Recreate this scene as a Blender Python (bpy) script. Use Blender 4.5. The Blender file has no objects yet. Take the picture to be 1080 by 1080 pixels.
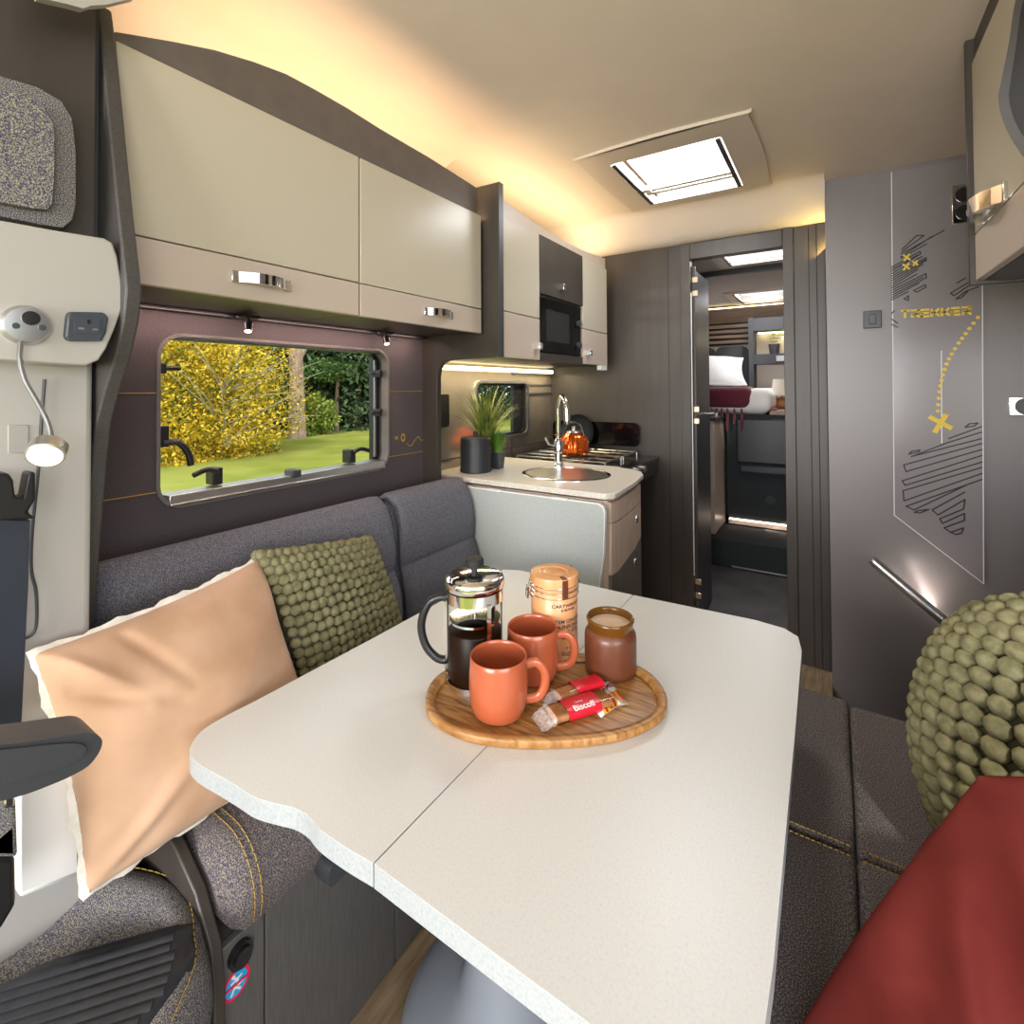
import bpy, bmesh, math, random
import numpy as np
from mathutils import Vector, Matrix, geometry
random.seed(7)
rng = np.random.default_rng(5)
S = bpy.context.scene
COL = S.collection
PI = math.pi

# ---------------------------------------------------------------- camera
YAW, PITCH, ROLL = 0.57187, -0.01562, -0.005719
FPX, V0 = 526.2, 399.7
CAM = Vector((0, 0, 1.25))
FW = Vector((-math.sin(YAW)*math.cos(PITCH), math.cos(YAW)*math.cos(PITCH), -math.sin(PITCH)))
RT = Vector((math.cos(YAW), math.sin(YAW), 0))
UP = RT.cross(FW)
R2 = RT*math.cos(ROLL) + UP*math.sin(ROLL)
U2 = -RT*math.sin(ROLL) + UP*math.cos(ROLL)
cd = bpy.data.cameras.new('camera')
cam = bpy.data.objects.new('camera', cd)
COL.objects.link(cam)
cam.matrix_world = Matrix(((R2.x, U2.x, -FW.x, CAM.x), (R2.y, U2.y, -FW.y, CAM.y), (R2.z, U2.z, -FW.z, CAM.z), (0, 0, 0, 1)))
cd.sensor_width = 36
cd.lens = FPX/1080*36
cd.shift_y = (V0-540)/1080
cd.clip_start = 0.02
cd.clip_end = 500
S.camera = cam

# ---------------------------------------------------------------- world, light, exposure
S.view_settings.view_transform = 'Standard'
S.view_settings.look = 'None'
S.view_settings.gamma = 1
S.view_settings.use_curve_mapping = False
S.view_settings.exposure = 0.1
W = bpy.data.worlds.new('sky')
S.world = W
W.use_nodes = True
wn, wl = W.node_tree.nodes, W.node_tree.links
bg = wn['Background']
tc = wn.new('ShaderNodeTexCoord')
nz = wn.new('ShaderNodeTexNoise')
nz.inputs['Scale'].default_value = 2.2
nz.inputs['Detail'].default_value = 5
wl.new(tc.outputs['Generated'], nz.inputs['Vector'])
cr = wn.new('ShaderNodeValToRGB')
cr.color_ramp.elements[0].position = .38
cr.color_ramp.elements[0].color = (.62, .76, 1, 1)
cr.color_ramp.elements[1].position = .6
cr.color_ramp.elements[1].color = (1, 1, 1, 1)
wl.new(nz.outputs['Fac'], cr.inputs['Fac'])
wl.new(cr.outputs['Color'], bg.inputs['Color'])
bg.inputs['Strength'].default_value = 1.9


def light(name, kind, loc, energy, color=(1, 1, 1), size=.1, size_y=None, target=None, spot=None, spread=None):
    d = bpy.data.lights.new(name, kind)
    d.energy = energy
    d.color = color
    if kind == 'AREA':
        d.size = size
        if size_y:
            d.shape = 'RECTANGLE'
            d.size_y = size_y
        if spread:
            d.spread = spread
    elif kind == 'SUN':
        d.angle = size
    else:
        d.shadow_soft_size = size
    if spot:
        d.spot_size = spot
        d.spot_blend = .6
    o = bpy.data.objects.new(name, d)
    COL.objects.link(o)
    o.location = loc
    if target is not None:
        o.rotation_euler = (Vector(target)-Vector(loc)).to_track_quat('-Z', 'Y').to_euler()
    return o


def strip_y(name, loc, energy, color, w, ln, ang):
    """strip lamp running along y; ang 0 shines down, pi up, tilting towards +x beyond pi"""
    o = light(name, 'AREA', loc, energy, color, w, ln)
    o.rotation_euler = (0, ang, 0)
    return o


light('sun', 'SUN', (6, -4, 9), 2.2, (1, .95, .86), .05, target=(0, 0, 0)).rotation_euler = (math.radians(38), math.radians(24), 0)
# daylight through the cab windscreen behind the camera, then added fill lamps
light('windscreen_daylight', 'AREA', (-.35, -3.0, 1.5), 84, (.93, .96, 1), 1.8, 1.0, target=(-.35, 1.5, 1.15))
light('ceiling_fill', 'AREA', (-.35, -2.4, .95), 48, (1, .9, .8), 1.6, .6, target=(-.3, 1.4, 2.1))  # unseen lamp added to brighten the ceiling from below
light('locker_fill_right', 'AREA', (2.3, -1.2, 1.45), 56, (.97, .97, 1), 1.9, 1.1, target=(-1.0, .9, 1.35))  # unseen side lamp added to brighten the left lockers
# daylight falling through the roof lights
light('roof_light_daylight', 'AREA', (-.51, 2.06, 2.17), 9, (.97, .98, 1), .36, .42, target=(-.51, 2.06, 0))
light('bedroom_roof_light_daylight', 'AREA', (-.35, 3.17, 2.03), 6, (.97, .98, 1), .4, .3, target=(-.35, 3.17, 0))
light('bed_roof_light_daylight', 'AREA', (-.5, 4.6, 2.03), 11, (.97, .98, 1), .5, .5, target=(-.6, 4.5, 0))
# hidden strip lamps above and below the lockers
WARM = (1, .64, .36)


def px(u, v, ax, val):
    d = FW + R2*((u-540)/FPX) - U2*((v-V0)/FPX)
    i = 'xyz'.index(ax)
    return CAM + d*((val-CAM[i])/d[i])


# ---------------------------------------------------------------- materials
def mat(name, col, rough=.5, metal=0, spec=.5, emit=None, estr=0, trans=0, alpha=None, coat=0, sheen=0):
    m = bpy.data.materials.new(name)
    m.use_nodes = True
    b = m.node_tree.nodes['Principled BSDF']
    b.inputs['Base Color'].default_value = (*col, 1)
    b.inputs['Roughness'].default_value = rough
    b.inputs['Metallic'].default_value = metal
    b.inputs['Specular IOR Level'].default_value = spec
    b.inputs['Transmission Weight'].default_value = trans
    b.inputs['Coat Weight'].default_value = coat
    b.inputs['Sheen Weight'].default_value = sheen
    if emit:
        b.inputs['Emission Color'].default_value = (*emit, 1)
        b.inputs['Emission Strength'].default_value = estr
    if alpha is not None:
        b.inputs['Alpha'].default_value = alpha
    return m


def ramp2(m, fac, stops):
    r = m.node_tree.nodes.new('ShaderNodeValToRGB')
    e = r.color_ramp.elements
    while len(e) > 1:
        e.remove(e[0])
    e[0].position = stops[0][0]
    e[0].color = (*stops[0][1], 1)
    for p, c in stops[1:]:
        q = e.new(p)
        q.color = (*c, 1)
    m.node_tree.links.new(fac, r.inputs['Fac'])
    return r.outputs['Color']


def coords(m, scale=(1, 1, 1)):
    n, l = m.node_tree.nodes, m.node_tree.links
    t = n.new('ShaderNodeTexCoord')
    mp = n.new('ShaderNodeMapping')
    mp.inputs['Scale'].default_value = scale
    l.new(t.outputs['Object'], mp.inputs['Vector'])
    return mp.outputs['Vector']


def noise(m, scale, detail=3, vec=None, sc=(1, 1, 1)):
    n, l = m.node_tree.nodes, m.node_tree.links
    z = n.new('ShaderNodeTexNoise')
    z.inputs['Scale'].default_value = scale
    z.inputs['Detail'].default_value = detail
    l.new(vec or coords(m, sc), z.inputs['Vector'])
    return z.outputs['Fac']


def base(m, out):
    m.node_tree.links.new(out, m.node_tree.nodes['Principled BSDF'].inputs['Base Color'])
    return m


def bump(m, fac, strength=.3, dist=.001):
    n, l = m.node_tree.nodes, m.node_tree.links
    b = n.new('ShaderNodeBump')
    b.inputs['Strength'].default_value = strength
    b.inputs['Distance'].default_value = dist
    l.new(fac, b.inputs['Height'])
    l.new(b.outputs['Normal'], n['Principled BSDF'].inputs['Normal'])
    return m


def noisy(name, c1, c2, scale, rough=.6, lo=.35, hi=.65, sc=(1, 1, 1), detail=3, bstr=0, dist=.001, **k):
    m = mat(name, c1, rough, **k)
    f = noise(m, scale, detail, sc=sc)
    base(m, ramp2(m, f, [(lo, c1), (hi, c2)]))
    if bstr:
        bump(m, f, bstr, dist)
    return m


M = {}
M['fabric'] = noisy('grey_flecked_fabric', (.05, .052, .07), (.24, .235, .26), 520, .92, .36, .7, detail=2, bstr=.3, spec=.15)
M['fleck'] = noisy('blue_fabric_with_yellow_flecks', (.06, .06, .115), (.44, .41, .27), 700, .92, .44, .68, detail=1, bstr=.3, spec=.15)
M['fabricgold'] = noisy('dark_fabric_with_ochre_flecks', (.06, .058, .085), (.36, .29, .2), 520, .92, .44, .74, detail=1, bstr=.3, spec=.15)
M['lining'] = noisy('plum_grey_wall_lining', (.062, .05, .054), (.085, .07, .074), 260, .85, detail=3, bstr=.15, sheen=.2, spec=.2)
M['brown'] = noisy('dark_brown_laminate', (.043, .035, .029), (.052, .043, .036), 30, .42, sc=(1, 1, .1))
M['taupe'] = noisy('taupe_laminate', (.12, .1, .09), (.135, .115, .1), 20, .5)
M['part'] = noisy('grey_partition_laminate', (.19, .172, .172), (.2, .182, .182), 200, .36)
M['panelgrey'] = noisy('smooth_grey_panel', (.235, .215, .22), (.24, .22, .225), 40, .2)
M['base'] = noisy('brushed_grey_bench_panel', (.085, .08, .075), (.11, .105, .098), 60, .45, sc=(6, 6, .4))
M['cream'] = mat('satin_cream_laminate', (.53, .48, .38), .28)
M['tan'] = mat('pale_taupe_laminate', (.54, .45, .38), .35)
M['ceiling'] = noisy('ceiling_lining', (.70, .60, .51), (.72, .62, .53), 8, .7)
M['trim'] = mat('cab_grey_plastic', (.42, .4, .37), .5)
M['rooftrim'] = mat('pale_beige_plastic', (.62, .53, .45), .4)
M['white'] = mat('white_plastic', (.8, .8, .78), .35)
M['black'] = mat('black_plastic', (.012, .012, .013), .35)
M['rubber'] = mat('black_rubber', (.01, .01, .011), .6)
M['chrome'] = mat('polished_chrome', (.82, .82, .83), .08, 1)
M['alu'] = mat('satin_aluminium', (.6, .6, .6), .32, 1)
M['steel'] = mat('brushed_steel', (.5, .49, .47), .3, 1)
M['leather'] = noisy('dark_leatherette', (.022, .026, .033), (.03, .034, .042), 60, .42, bstr=.2)
M['dgrey'] = mat('dark_grey_plastic', (.045, .048, .055), .4)
M['slate'] = mat('slate_blue_socket_plastic', (.055, .065, .078), .3)
M['navy'] = mat('navy_seat_belt_webbing', (.016, .022, .035), .6)
M['blackgloss'] = mat('black_glass', (.003, .003, .004), .12, spec=.25)
M['hob'] = mat('hob_dark_enamel', (.02, .018, .016), .12)
M['oak'] = noisy('pale_washed_oak', (.45, .33, .25), (.56, .43, .34), 14, .45, sc=(6, 6, .5), detail=4, bstr=.1)
M['floor'] = noisy('oak_vinyl_planks', (.22, .15, .085), (.36, .26, .16), 9, .45, sc=(7, .8, 1), detail=5, bstr=.1)
M['darkfloor'] = noisy('dark_stone_vinyl', (.05, .043, .045), (.09, .078, .08), 5, .5, detail=5)
M['yellow'] = mat('yellow_print', (.72, .5, .03), .5)
M['stitch'] = mat('mustard_thread', (.4, .25, .04), .7)
M['print'] = mat('dark_print', (.008, .008, .01), .5)
M['whiteline'] = mat('white_print', (.7, .7, .7), .5)
M['candle'] = mat('cream_wax', (.7, .52, .36), .5)
M['led'] = mat('warm_led_strip', (1, .9, .7), .5, emit=(1, .74, .42), estr=9)
M['ledk'] = mat('kitchen_led_strip', (1, .9, .7), .5, emit=(1, .8, .45), estr=7)
M['lampwarm'] = mat('warm_lamp_lens', (1, .9, .7), .5, emit=(1, .62, .35), estr=9)
M['spotlens'] = mat('spot_lamp_lens', (1, .9, .7), .5, emit=(1, .6, .3), estr=7)
M['fern'] = noisy('fern_leaf', (.06, .2, .015), (.16, .36, .03), 20, .5)

m = mat('white_speckled_table_laminate', (.72, .72, .7), .35)
f1 = noise(m, 300, 2)
base(m, ramp2(m, f1, [(.28, (.62, .62, .61)), (.42, (.665, .665, .645)), (.62, (.69, .69, .665))]))
M['table'] = m
m = mat('table_edge_band', (.6, .62, .64), .4)
base(m, ramp2(m, noise(m, 260, 3), [(.3, (.30, .33, .36)), (.42, (.35, .38, .4)), (.6, (.40, .42, .43))]))
M['edge'] = m
M['dull'] = mat('dull_grey_metal', (.25, .25, .25), .35, .8)
M['worktop'] = noisy('pale_stone_worktop', (.6, .56, .49), (.7, .66, .58), 150, .3)
M['flap'] = noisy('pale_grey_flap', (.42, .45, .43), (.46, .49, .47), 120, .35)
m = mat('acacia_wood', (.4, .2, .06), .4)
f2 = noise(m, 16, 6, sc=(1.2, 9, 3))
base(m, ramp2(m, f2, [(.33, (.17, .065, .015)), (.5, (.38, .18, .05)), (.66, (.52, .28, .09))]))
bump(m, f2, .1)
M['acacia'] = m
m = mat('pale_acacia_edge', (.4, .2, .06), .4)
f2 = noise(m, 16, 6, sc=(1.2, 9, 3))
base(m, ramp2(m, f2, [(.33, (.22, .09, .02)), (.5, (.36, .17, .045)), (.66, (.46, .25, .09))]))
M['acacia2'] = m
M['terra'] = mat('terracotta_glaze', (.43, .10, .04), .25, coat=.25)
M['tanvelvet'] = noisy('tan_velvet', (.50, .30, .18), (.60, .38, .25), 9, .85, detail=5, sheen=.15, bstr=.15, dist=.004, spec=.2)
M['creamfringe'] = noisy('cream_seam_edge', (.72, .66, .56), (.82, .78, .7), 60, .9)
M['rust'] = noisy('rust_velvet', (.075, .011, .010), (.15, .026, .022), 5, .9, detail=5, sheen=0, bstr=.15, dist=.004, spec=.04)
M['knit'] = noisy('olive_wool', (.15, .14, .072), (.26, .24, .135), 60, .95, detail=4, bstr=.5, dist=.002, spec=.1)
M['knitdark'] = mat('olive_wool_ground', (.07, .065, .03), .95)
M['tin'] = noisy('peach_tin_paint', (.72, .34, .14), (.76, .37, .16), 12, .3)
M['seal'] = mat('brown_seal_label', (.12, .025, .012), .5)
M['amber'] = noisy('frosted_amber_glass', (.11, .03, .011), (.15, .045, .018), 14, .42, coat=.2)
M['amberneck'] = mat('amber_glass_neck', (.13, .05, .006), .12)
M['darkpot'] = mat('matt_charcoal_pot', (.02, .022, .026), .45)
M['copper'] = mat('copper_amber_kettle', (.75, .13, .02), .1, .75)
M['grass'] = noisy('grass_blades', (.06, .11, .015), (.26, .28, .05), 25, .5)
M['purple'] = noisy('plum_throw', (.09, .008, .02), (.15, .016, .035), 90, .9, bstr=.5, dist=.003, sheen=.3)
M['linen'] = noisy('white_linen', (.82, .8, .78), (.88, .86, .85), 9, .8, bstr=.2, dist=.006)
M['head'] = mat('charcoal_headboard_fabric', (.045, .045, .05), .8)
M['bedwood'] = noisy('bedroom_locker_wood', (.25, .17, .12), (.32, .23, .17), 12, .45, sc=(.6, 5, 8))
M['carpet'] = noisy('charcoal_carpet', (.02, .024, .027), (.03, .035, .038), 200, .95, bstr=.3)
M['biscuit'] = noisy('caramel_biscuit', (.55, .24, .08), (.66, .34, .14), 90, .6, bstr=.4)
M['red'] = mat('red_wrapper_print', (.62, .012, .03), .3)
M['whiteprint'] = mat('white_wrapper_print', (.85, .83, .82), .35)
M['foil'] = mat('clear_crinkled_film', (.9, .86, .82), .1, .25, alpha=.42)
bump(M['foil'], noise(M['foil'], 170, 3), 1, .005)
M['stickblue'] = mat('sticker_blue', (.02, .35, .72), .4)
M['stickred'] = mat('sticker_red', (.72, .01, .06), .4)
M['bright'] = noisy('metallic_taupe_splashback', (.38, .33, .26), (.42, .37, .3), 12, .16, metal=.55)
M['coffee'] = mat('black_coffee', (.014, .005, .002), .35, spec=.15)
M['purpfloor'] = M['darkfloor']


def glass(name, tint=(1, 1, 1), refl=.12, rough=.0):
    m = bpy.data.materials.new(name)
    m.use_nodes = True
    n, l = m.node_tree.nodes, m.node_tree.links
    n.clear()
    o = n.new('ShaderNodeOutputMaterial')
    t = n.new('ShaderNodeBsdfTransparent')
    t.inputs['Color'].default_value = (*tint, 1)
    g = n.new('ShaderNodeBsdfGlossy')
    g.inputs['Roughness'].default_value = rough
    fr = n.new('ShaderNodeLayerWeight')
    fr.inputs['Blend'].default_value = refl
    mx = n.new('ShaderNodeMixShader')
    l.new(fr.outputs['Fresnel'], mx.inputs[0])
    l.new(t.outputs[0], mx.inputs[1])
    l.new(g.outputs[0], mx.inputs[2])
    l.new(mx.outputs[0], o.inputs['Surface'])
    return m


M['pane'] = glass('clear_acrylic_pane', (.96, .98, .95), .04)
M['jug'] = glass('clear_jug_glass', (.95, .96, .95), .06)
M['jarclear'] = glass('amber_clear_glass', (.75, .42, .1), .3)


# ---------------------------------------------------------------- mesh helpers
class B:
    def __init__(s):
        s.bm = bmesh.new()

    def faces(s, verts, faces):
        vs = [s.bm.verts.new(v) for v in verts]
        for f in faces:
            try:
                s.bm.faces.new([vs[i] for i in f])
            except ValueError:
                pass
        return s

    def box(s, x0, x1, y0, y1, z0, z1):
        v = [(x, y, z) for x in (x0, x1) for y in (y0, y1) for z in (z0, z1)]
        return s.faces(v, [(0, 1, 3, 2), (4, 6, 7, 5), (0, 4, 5, 1), (2, 3, 7, 6), (0, 2, 6, 4), (1, 5, 7, 3)])

    def prism(s, pts, ax, a, b, holes=()):
        def to(p, c):
            return {'x': (c, p[0], p[1]), 'y': (p[0], c, p[1]), 'z': (p[0], p[1], c)}[ax]
        loops = [list(pts)]+[list(h) for h in holes]
        tri = geometry.tessellate_polygon([[Vector((p[0], p[1], 0)) for p in lp] for lp in loops])
        flat = [p for lp in loops for p in lp]
        n = len(flat)
        V = [to(p, a) for p in flat]+[to(p, b) for p in flat]
        F = [t for t in tri]+[tuple(i+n for i in reversed(t)) for t in tri]
        o = 0
        for lp in loops:
            k = len(lp)
            for i in range(k):
                j = (i+1) % k
                F.append((o+i, o+j, o+j+n, o+i+n))
            o += k
        return s.faces(V, F)

    def tube(s, pts, r, n=12, cap=True, flat=1.0):
        P = [Vector(p) for p in pts]
        k = len(P)
        if not isinstance(r, (list, tuple)):
            r = [r]*k
        V, F = [], []
        up = None
        for i in range(k):
            t = (P[min(i+1, k-1)]-P[max(i-1, 0)]).normalized()
            if up is None:
                up = Vector((0, 0, 1)) if abs(t.z) < .9 else Vector((1, 0, 0))
            x = t.cross(up).normalized()
            up = x.cross(t).normalized()
            for j in range(n):
                a = 2*PI*j/n
                V.append(P[i]+x*math.cos(a)*r[i]+up*math.sin(a)*r[i]*flat)
        for i in range(k-1):
            for j in range(n):
                F.append((i*n+j, i*n+(j+1) % n, (i+1)*n+(j+1) % n, (i+1)*n+j))
        if cap:
            F.append(tuple(range(n))[::-1])
            F.append(tuple((k-1)*n+j for j in range(n)))
        return s.faces(V, F)

    def lathe(s, prof, c=(0, 0, 0), n=40, mtx=None):
        V, F = [], []
        for r, z in prof:
            for j in range(n):
                a = 2*PI*j/n
                p = Vector((r*math.cos(a), r*math.sin(a), z))
                V.append((mtx @ p) if mtx else p+Vector(c))
        for i in range(len(prof)-1):
            for j in range(n):
                F.append((i*n+j, i*n+(j+1) % n, (i+1)*n+(j+1) % n, (i+1)*n+j))
        if prof[0][0] > 1e-5:
            F.append(tuple(range(n))[::-1])
        if prof[-1][0] > 1e-5:
            F.append(tuple((len(prof)-1)*n+j for j in range(n)))
        s.faces(V, F)
        bmesh.ops.remove_doubles(s.bm, verts=s.bm.verts, dist=1e-6)
        return s

    def ell(s, c, r, rot=None, seg=10, rings=6):
        R = rot.to_3x3() if rot else Matrix.Identity(3)
        V, F = [], []
        c = Vector(c)
        V.append(c+R @ Vector((0, 0, r[2])))
        for i in range(1, rings):
            th = PI*i/rings
            for j in range(seg):
                a = 2*PI*j/seg
                V.append(c+R @ Vector((r[0]*math.sin(th)*math.cos(a), r[1]*math.sin(th)*math.sin(a), r[2]*math.cos(th))))
        V.append(c+R @ Vector((0, 0, -r[2])))
        for j in range(seg):
            F.append((0, 1+j, 1+(j+1) % seg))
        for i in range(rings-2):
            for j in range(seg):
                F.append((1+i*seg+j, 1+(i+1)*seg+j, 1+(i+1)*seg+(j+1) % seg, 1+i*seg+(j+1) % seg))
        e = len(V)-1
        o = 1+(rings-2)*seg
        for j in range(seg):
            F.append((e, o+(j+1) % seg, o+j))
        return s.faces(V, F)

    def grid(s, fn, nu, nv, closeu=False):
        V = [fn(i/nu, j/nv) for i in range(nu+1) for j in range(nv+1)]
        F = [(i*(nv+1)+j, (i+1)*(nv+1)+j, (i+1)*(nv+1)+j+1, i*(nv+1)+j+1) for i in range(nu) for j in range(nv)]
        return s.faces(V, F)


WORLD = {}


def obj(name, b, m, parent=None, smooth=30, bev=0, seg=2, sub=0, solid=0, kind=None, label=None, normals=True):
    me = bpy.data.meshes.new(name)
    if normals:
        bmesh.ops.recalc_face_normals(b.bm, faces=b.bm.faces)
    b.bm.to_mesh(me)
    b.bm.free()
    me.materials.append(m if not isinstance(m, str) else M[m])
    o = bpy.data.objects.new(name, me)
    COL.objects.link(o)
    off = Vector((0, 0, 0))
    if parent:
        o.parent = parent
        off = WORLD[parent.name]
        o.location = -off
    WORLD[o.name] = Vector((0, 0, 0))
    if solid:
        q = o.modifiers.new('thickness', 'SOLIDIFY')
        q.thickness = solid
        q.offset = 0
    if bev:
        q = o.modifiers.new('bevel', 'BEVEL')
        q.width = bev
        q.segments = seg
        q.limit_method = 'ANGLE'
        q.angle_limit = math.radians(35)
    if sub:
        q = o.modifiers.new('sub', 'SUBSURF')
        q.levels = sub
        q.render_levels = sub
    if smooth:
        me.shade_smooth()
        me.set_sharp_from_angle(angle=math.radians(smooth if not bev else 60))
    if kind:
        o['kind'] = kind
    if label:
        o['label'] = label
    return o


def tag(o, label, cat, group=None, kind=None):
    o['label'] = label
    o['category'] = cat
    if group:
        o['group'] = group
    if kind:
        o['kind'] = kind
    return o


def thing(name, label, cat, loc=(0, 0, 0), group=None):
    o = bpy.data.objects.new(name, None)
    o.empty_display_size = .05
    COL.objects.link(o)
    o.location = loc
    WORLD[o.name] = Vector(loc)
    if label:
        tag(o, label, cat, group)
    return o


def room(name, loc=(0, 0, 0)):
    o = thing(name, None, None, loc)
    o['kind'] = 'structure'
    return o


def st(o):
    o['kind'] = 'structure'
    return o


def dup(o, loc, rz=0, label=None, scale=1):
    def cp(a, par):
        c = a.copy()
        COL.objects.link(c)
        if par:
            c.parent = par
        for ch in a.children:
            cp(ch, c)
        return c
    c = cp(o, None)
    c.location = loc
    c.rotation_euler = (0, 0, rz)
    c.scale = (scale,)*3
    if label:
        c['label'] = label
    return c


def rrect(x0, x1, y0, y1, r, n=6):
    pts = []
    for cx, cy, a0 in ((x1-r, y1-r, 0), (x0+r, y1-r, 90), (x0+r, y0+r, 180), (x1-r, y0+r, 270)):
        for i in range(n+1):
            a = math.radians(a0+90*i/n)
            pts.append((cx+r*math.cos(a), cy+r*math.sin(a)))
    return pts


def catmull(P, n=8, closed=False):
    P = [Vector(p) for p in P]
    k = len(P)
    out = []
    rngi = range(k) if closed else range(k-1)
    for i in rngi:
        a, b, c, d = (P[(i-1) % k], P[i], P[(i+1) % k], P[(i+2) % k]) if closed else (P[max(i-1, 0)], P[i], P[i+1], P[min(i+2, k-1)])
        for t in np.linspace(0, 1, n, endpoint=False):
            out.append(.5*((2*b)+(c-a)*t+(2*a-5*b+4*c-d)*t*t+(-a+3*b-3*c+d)*t**3))
    if not closed:
        out.append(P[-1])
    return out


def strokes(b, segs, w, ax, a, t=.0006):
    """flat print strokes lying on the plane ax = a; segs are ((p,q),(p,q)) in plane coordinates"""
    for i_, (p, q) in enumerate(segs):
        a = a+(.00002 if t < 0 else -.00002)
        p, q = Vector(p), Vector(q)
        d = q-p
        if d.length < 1e-6:
            continue
        d.normalize()
        n = Vector((-d.y, d.x))*w/2
        p, q = p-d*w*.3, q+d*w*.3
        b.prism([p+n, q+n, q-n, p-n], ax, a, a-t)
    return b


def text_bm(body, size, align='CENTER', bold=0.0):
    c = bpy.data.curves.new('lettering', 'FONT')
    c.body = body
    c.size = size
    c.align_x = align
    c.align_y = 'CENTER'
    c.offset = bold
    o = bpy.data.objects.new('lettering', c)
    COL.objects.link(o)
    bpy.context.view_layer.update()
    me = bpy.data.meshes.new_from_object(o)
    COL.objects.unlink(o)
    b = B()
    b.bm.from_mesh(me)
    bmesh.ops.triangulate(b.bm, faces=b.bm.faces)
    return b


# ================================================================ SETTING
# left wall lining with the lounge window opening
WX = -1.35
hole = [(p[0], p[1]) for p in rrect(.542, 1.272, .962, 1.382, .055)]
b = B().prism([(.30, .45), (1.5, .45), (1.5, 2.14), (.30, 2.14)], 'x', WX, WX-.06, [hole])
wl_ = st(obj('wall_left', b, 'lining'))
b = B()
for z in (1.24, 1.005):
    b.box(WX-.001, WX+.0015, .42, .54, z-.001, z+.001)
for z0, z1 in ((1.235, 1.245), (1.0, 1.0)):
    b.box(WX-.001, WX+.0015, 1.275, 1.5, z0-.001, z0+.001)
obj('lining_seam', b, M['stitch'], wl_)
# route print on the lining
b = B()
pts = [(1.311+.02, 1.063), (1.35, 1.061), (1.365, 1.04), (1.385, 1.028), (1.405, 1.045), (1.425, 1.06), (1.44, 1.045), (1.455, 1.05), (1.47, 1.09), (1.488, 1.12)]
cp = catmull([(p[0], p[1]) for p in pts[2:]], 6)
strokes(b, [(cp[i], cp[i+1]) for i in range(len(cp)-1)], .003, 'x', WX+.0002, -.0008)
strokes(b, [((1.305, 1.07), (1.318, 1.06)), ((1.305, 1.06), (1.318, 1.07))], .004, 'x', WX+.0002, -.0008)
b.prism([(1.345+.011*math.cos(a), 1.063+.016*math.sin(a)) for a in np.linspace(0, 2*PI, 16, endpoint=False)], 'x', WX, WX+.0012,
        [[(1.345+.006*math.cos(a), 1.063+.009*math.sin(a)) for a in np.linspace(0, 2*PI, 16, endpoint=False)]])
obj('route_print', b, 'stitch', wl_)
# kitchen stretch of the left wall with its own window
kh = rrect(1.86, 2.32, 1.0, 1.27, .04)
b = B().prism([(1.5, .0), (2.62, .0), (2.62, 2.14), (1.5, 2.14)], 'x', -1.40, -1.46, [kh])
wk = st(obj('wall_left_kitchen', b, 'bright'))
b = B().box(-1.4, -1.392, 2.17, 2.6, 1.315, 1.33).box(-1.4, -1.394, 2.3, 2.6, 1.205, 1.215).box(-1.4, -1.394, 2.3, 2.6, 1.255, 1.262).box(-1.4, -1.396, 2.165, 2.17, .85, 1.0).box(-1.4, -1.394, 1.62, 2.6, .935, .94)
obj('blind_rail', b, M['dgrey'], wk)
for o_ in ():
    pass
st(obj('wall_cab_left', B().box(-1.46, -1.40, -1.5, .29, .45, 2.11), 'trim'))
b = B().box(-1.46, -1.40, -1.5, 2.62, -.05, .45)
st(obj('wall_left_lower', b, 'lining'))

# floors
fl = st(obj('floor', B().box(-1.45, -.055, -1.0, 2.6, -.05, -.004).box(-.055, .75, -1.0, 1.41, -.05, -.004), 'rubber'))
xs = np.arange(-1.455, .75, .2)
for i, x in enumerate(xs):
    obj('plank', B().box(x+.001, min(x+.199, .75) if not -.1 < x < 0 else x+.199, -1.0, 2.6 if x < -.1 else 1.41, -.004, 0), 'floor', fl, smooth=0)
st(obj('floor_entry_step', B().box(-.06, .75, 1.42, 2.62, -.26, -.2), 'dgrey'))
st(obj('trim_3', B().box(-.055, -.018, 1.42, 2.6, -.2, .0).box(-.055, .75, 1.41, 1.42, -.2, 0), 'floor'))
st(obj('floor_bedroom', B().box(-1.45, .75, 2.6, 5.25, -.05, .0), 'darkfloor'))

# ceiling: flat, then falling to the rear wall
def zc(y):
    if y < 2.37:
        return 2.11
    t = min(1, (y-2.37)/.23)
    return 2.11-.14*(t*t*(3-2*t))
ho = rrect(-.715, -.305, 1.80, 2.31, .02, 3)
b = B().prism([(-1.46, -1.7), (.75, -1.7), (.75, 2.50), (-.02, 2.50), (-.02, 2.37), (-1.46, 2.37)], 'z', 2.11, 2.16, [ho])
st(obj('ceiling', b, 'ceiling'))
b = B().grid(lambda u, v: (-1.46+u*1.44, 2.37+.24*v, zc(2.37+.24*v)), 1, 16)
b.grid(lambda u, v: (-1.46+u*1.44, 2.37+.24*v, 2.16), 1, 1)
st(obj('ceiling_slope', b, 'ceiling', smooth=80))

st(obj('ceiling_cornice', B().grid(lambda u, v: (-1.36+.2*(1-math.cos(u*PI/2)), .30+1.16*v, 1.87+.241*math.sin(u*PI/2)), 12, 1), 'ceiling', smooth=80))

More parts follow.
